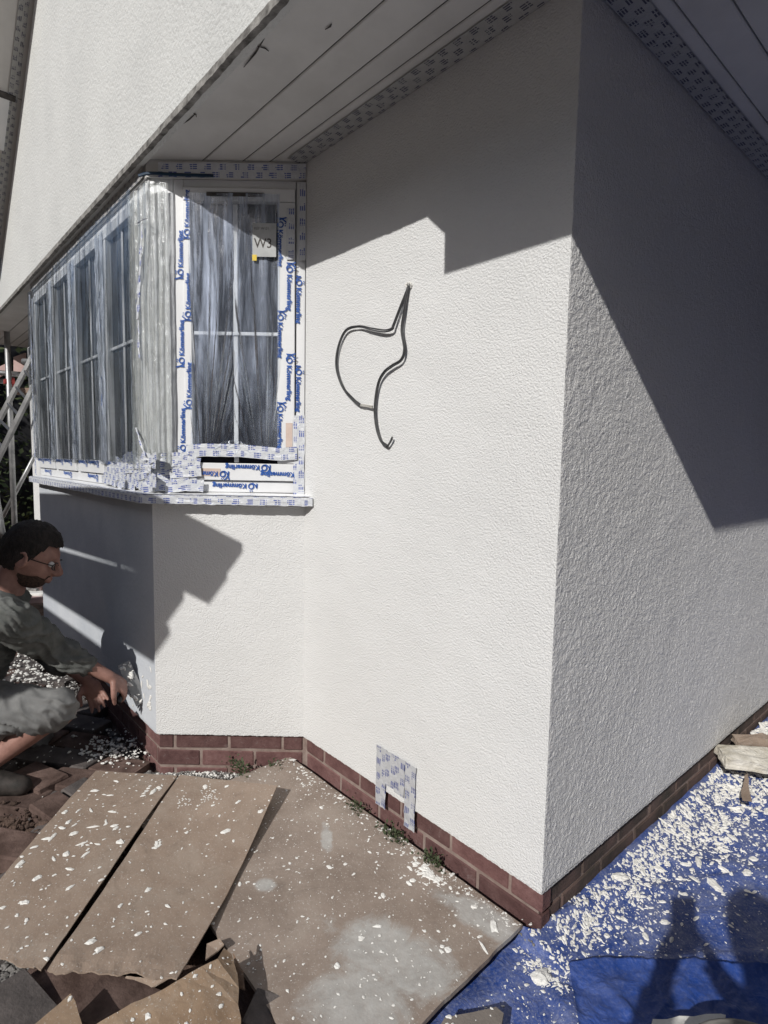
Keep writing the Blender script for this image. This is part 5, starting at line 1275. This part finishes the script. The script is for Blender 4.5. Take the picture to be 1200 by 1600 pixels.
# trowel with plaster on the blade
tw = thing('trowel', 'steel plastering trowel held to the bay corner, smeared with white render', 'trowel', W(205, 1075, 2.42))
m = MB(); A_, B_, C_, D_ = W(184, 1040, 2.47), W(202, 1032, 2.50), W(231, 1092, 2.50), W(213, 1104, 2.47)
nb = (B_ - A_).cross(D_ - A_).normalized() * .0015; m.prism([A_ - nb, B_ - nb, C_ - nb, D_ - nb], [A_ + nb, B_ + nb, C_ + nb, D_ + nb]); m.obj('blade', M_steel, tw)
hf = handdir; hp_ = (HPALM - hf * HPALM.dot(hf)).normalized(); hs = hf.cross(hp_); gc = wrR + hf * .088 + hp_ * .026
m = MB(); m.tube([gc - hs * .06, gc - hs * .03, gc, gc + hs * .03, gc + hs * .06], [.011, .014, .015, .014, .011], 10); m.obj('handle', M_blk, tw, True)
bc = (A_ + B_ + C_ + D_) / 4
m = MB(); m.tube([gc + hs * .055, gc + hs * .06 + hf * .02, bc], .005, 8); m.obj('shank', M_steel, tw, True)
m = MB(); r2 = random.Random(2)
for _ in range(16): q = A_.lerp(B_, r2.random()).lerp(D_.lerp(C_, r2.random()), r2.random()); flake(m, q - FW * .003, RT, UP, -FW, .004 + .012 * r2.random(), 1.4, .4, r2)
m.obj('plaster', M_splat, tw)
# fresh uneven edge of topcoat being applied on the bay corner
m = MB(); r2 = random.Random(8)
for _ in range(26):
    q = PY(r2.uniform(200, 236), r2.uniform(1035, 1110), -.4549); flake(m, Vector((q.x, -.456, max(.17, q.z))), X_, Z_, -Y_, .006 + .020 * r2.random(), 1.5, .12, r2)
m.obj('plaster_smear', M_splat, house)

# ---- the photographer, standing behind the camera (only the shadow shows)
FH = Vector((FW.x, FW.y, 0)).normalized(); RH = Vector((RT.x, RT.y, 0)).normalized()
HP = Vector((1.085, -1.545, 1.475))
pg = thing('person', 'photographer in dark jacket and jeans standing beyond the bottom edge, seen as a shadow', 'person', (HP.x, HP.y, 0))
nk = HP - Z_ * .16 - FH * .03; ch = nk - Z_ * .20 - FH * .03; pv = ch - Z_ * .38
PHC = CAM - FW * .012 - UP * .045 - RT * .0
sR, sL = nk + RH * .19 - Z_ * .06, nk - RH * .19 - Z_ * .06
eR, eL = sR + RH * .07 + FH * .06 - Z_ * .27, sL - RH * .09 + FH * .06 - Z_ * .27
wR, wL = PHC + RT * .070 - UP * .125 - FW * .045, PHC - RT * .075 - UP * .12 - FW * .045
mb = MB()
limb(mb, [pv, pv.lerp(ch, .5), ch, nk - Z_ * .03], [.145, .125, .135, .07], 6); limb(mb, [sL, nk - Z_ * .06, sR], [.055, .08, .055], 6)
limb(mb, [nk - Z_ * .04, HP - Z_ * .05], [.06, .056], 4); _, _, _, LP = head(mb, HP, FH - Z_ * .25, Z_)
for s_, e_, w_, sd in ((sR, eR, wR, 1), (sL, eL, wL, -1)):
    limb(mb, [s_, s_.lerp(e_, .5), e_, e_.lerp(w_, .4), w_], [.052, .046, .040, .040, .027], 5); hand(mb, w_, (UP * .9 - RT * .35 * sd).normalized(), -RT * sd, .8, 1.0, .05, 1)
for sd in (1, -1):
    hp = pv + RH * .09 * sd; kn = Vector((hp.x, hp.y, .50)) + FH * .02; an = Vector((hp.x, hp.y, .08)) + RH * .03 * sd
    limb(mb, [hp, hp.lerp(kn, .5), kn, kn.lerp(an, .3), an], [.09, .078, .056, .054, .036], 5); limb(mb, [an, an + FH * .08 - Z_ * .03, an + FH * .17 - Z_ * .045], [.036, .036, .026], 4)
fuse(mb, .006, 3, 'body', M_skin, pg); hair_cap(LP, pg, M_hair, .03, -.03, 5)
def jack(mb):
    limb(mb, [pv, pv.lerp(ch, .5), ch, nk - Z_ * .02], [.165, .150, .155, .088], 6); limb(mb, [sL, nk - Z_ * .06, sR], [.072, .095, .072], 6)
    for s_, e_, w_ in ((sR, eR, wR), (sL, eL, wL)): limb(mb, [s_, s_.lerp(e_, .5), e_, e_.lerp(w_, .4), e_.lerp(w_, .86)], [.072, .066, .060, .054, .040], 5)
cloth(pg, 'jacket', M_dark, jack, .008, 3, amp=.008)
def jn(mb):
    sphere(mb, pv - Z_ * .03, (.165, .15, .13), sub=3)
    for sd in (1, -1):
        hp = pv + RH * .09 * sd; kn = Vector((hp.x, hp.y, .50)) + FH * .02; an = Vector((hp.x, hp.y, .11)) + RH * .03 * sd; limb(mb, [hp, hp.lerp(kn, .5), kn, kn.lerp(an, .4), an], [.104, .094, .076, .070, .062], 5)
cloth(pg, 'jeans', M_jean, jn, .008, 3, amp=.006)
for sd in (1, -1):
    hp = pv + RH * .09 * sd; an = Vector((hp.x, hp.y, .075)) + RH * .03 * sd; mb = MB(); limb(mb, [an - FH * .04 - Z_ * .02, an + FH * .07 - Z_ * .025, an + FH * .17 - Z_ * .035], [.048, .048, .038], 4); fuse(mb, .006, 3, 'boot', M_boot, pg)
ph = thing('phone', 'black smartphone held up in both hands by the photographer', 'phone', PHC)
m = MB(); c_ = PHC - FW * .006; q = lambda a, b, d: c_ + RT * a + UP * b + FW * d
m.prism([q(-.037, -.10, -.004), q(.037, -.10, -.004), q(.037, .055, -.004), q(-.037, .055, -.004)], [q(-.037, -.10, .004), q(.037, -.10, .004), q(.037, .055, .004), q(-.037, .055, .004)])
o = m.obj('casing', M_blk, ph); bevel_obj(o, .003, 2)

# ------------------------------------------------------------------ unseen surroundings: a side house added to block sky, and the garden fence
nb_ = thing('sky_block_house', 'unseen brown brick house added on the right to block sky light', 'house', (6.5, 3, 0))
m = MB(); m.box((3.3, -2.2, -.1), (9.5, 9, 5.1)); m.obj('wall', M_brickn, nb_)
m = MB(); m.prism([(3.0, -2.6, 5.1), (9.8, -2.6, 5.1), (6.4, -2.6, 7.6)], [(3.0, 9.4, 5.1), (9.8, 9.4, 5.1), (6.4, 9.4, 7.6)]); m.obj('roof', M_tile, nb_)
for y in (0, 3.2, 6.4):
    for z in (0.9, 3.2):
        m = MB(); m.box((3.27, y, z), (3.299, y + 1.2, z + 1.2)); w = m.obj('window', M_frame, nb_)
        for k in (0, 1): m = MB(); m.box((3.262, y + .06 + k * .57, z + .06), (3.2695, y + .57 + k * .57, z + 1.14)); m.obj('pane', M_glass, w)
fn = thing('fence', 'close-boarded timber garden fence behind the photographer', 'fence', (-2, -8.5, 0))
pm = None
for k in range(110):
    if pm is None:
        m = MB(); m.box((-.068, -.01, 0), (.068, .01, 1.8)); o = m.obj('board', M_plank, fn); pm = o.data
    else: o = link('board', pm, fn)
    o.matrix_parent_inverse = world_of(fn).inverted(); o.location = (-10 + k * .142, -8.5 + (.012 if k % 2 else 0), -.04)

op = thing('sky_block_row', 'unseen brown brick row added behind the camera to block sky light', 'house', (-3, -14, 0))  # added out of view to lower the sky light on the front wall
m = MB(); m.box((-16, -17, -.1), (10, -11, 5.4)); m.obj('wall', M_brickn, op)
m = MB(); m.prism([(-16.4, -17.4, 5.4), (-16.4, -10.6, 5.4), (-16.4, -14, 8.0)], [(10.4, -17.4, 5.4), (10.4, -10.6, 5.4), (10.4, -14, 8.0)]); m.obj('roof', M_tile, op)
for k in range(8):
    for z in (.9, 3.3):
        x = -14.8 + 3.1 * k; m = MB(); m.box((x, -10.999, z), (x + 1.4, -10.96, z + 1.25)); w = m.obj('window', M_frame, op)
        for j in (0, 1): m = MB(); m.box((x + .07 + .67 * j, -10.959, z + .07), (x + .66 + .67 * j, -10.95, z + 1.18)); m.obj('pane', M_glass, w)

m = MB(); m.add([(-.55, -8.4, -.012), (3.29, -8.4, -.012), (3.29, -1.01, -.012), (-.55, -1.01, -.012)], [(0, 1, 2, 3)]); m.add([(2.2, -1.009, -.012), (3.29, -1.009, -.012), (3.29, 9, -.012), (2.2, 9, -.012)], [(0, 1, 2, 3)])
m.obj('bounce_patio', M_conc, None, False, 'structure')  # pale slab added out of view to bounce sun onto walls and soffits
m = MB(); m.add([(-16, -10.9, -.03), (12, -10.9, -.03), (12, -8.6, -.03), (-16, -8.6, -.03)], [(0, 1, 2, 3)]); m.obj('pavement', M_conc, None, False, 'structure')
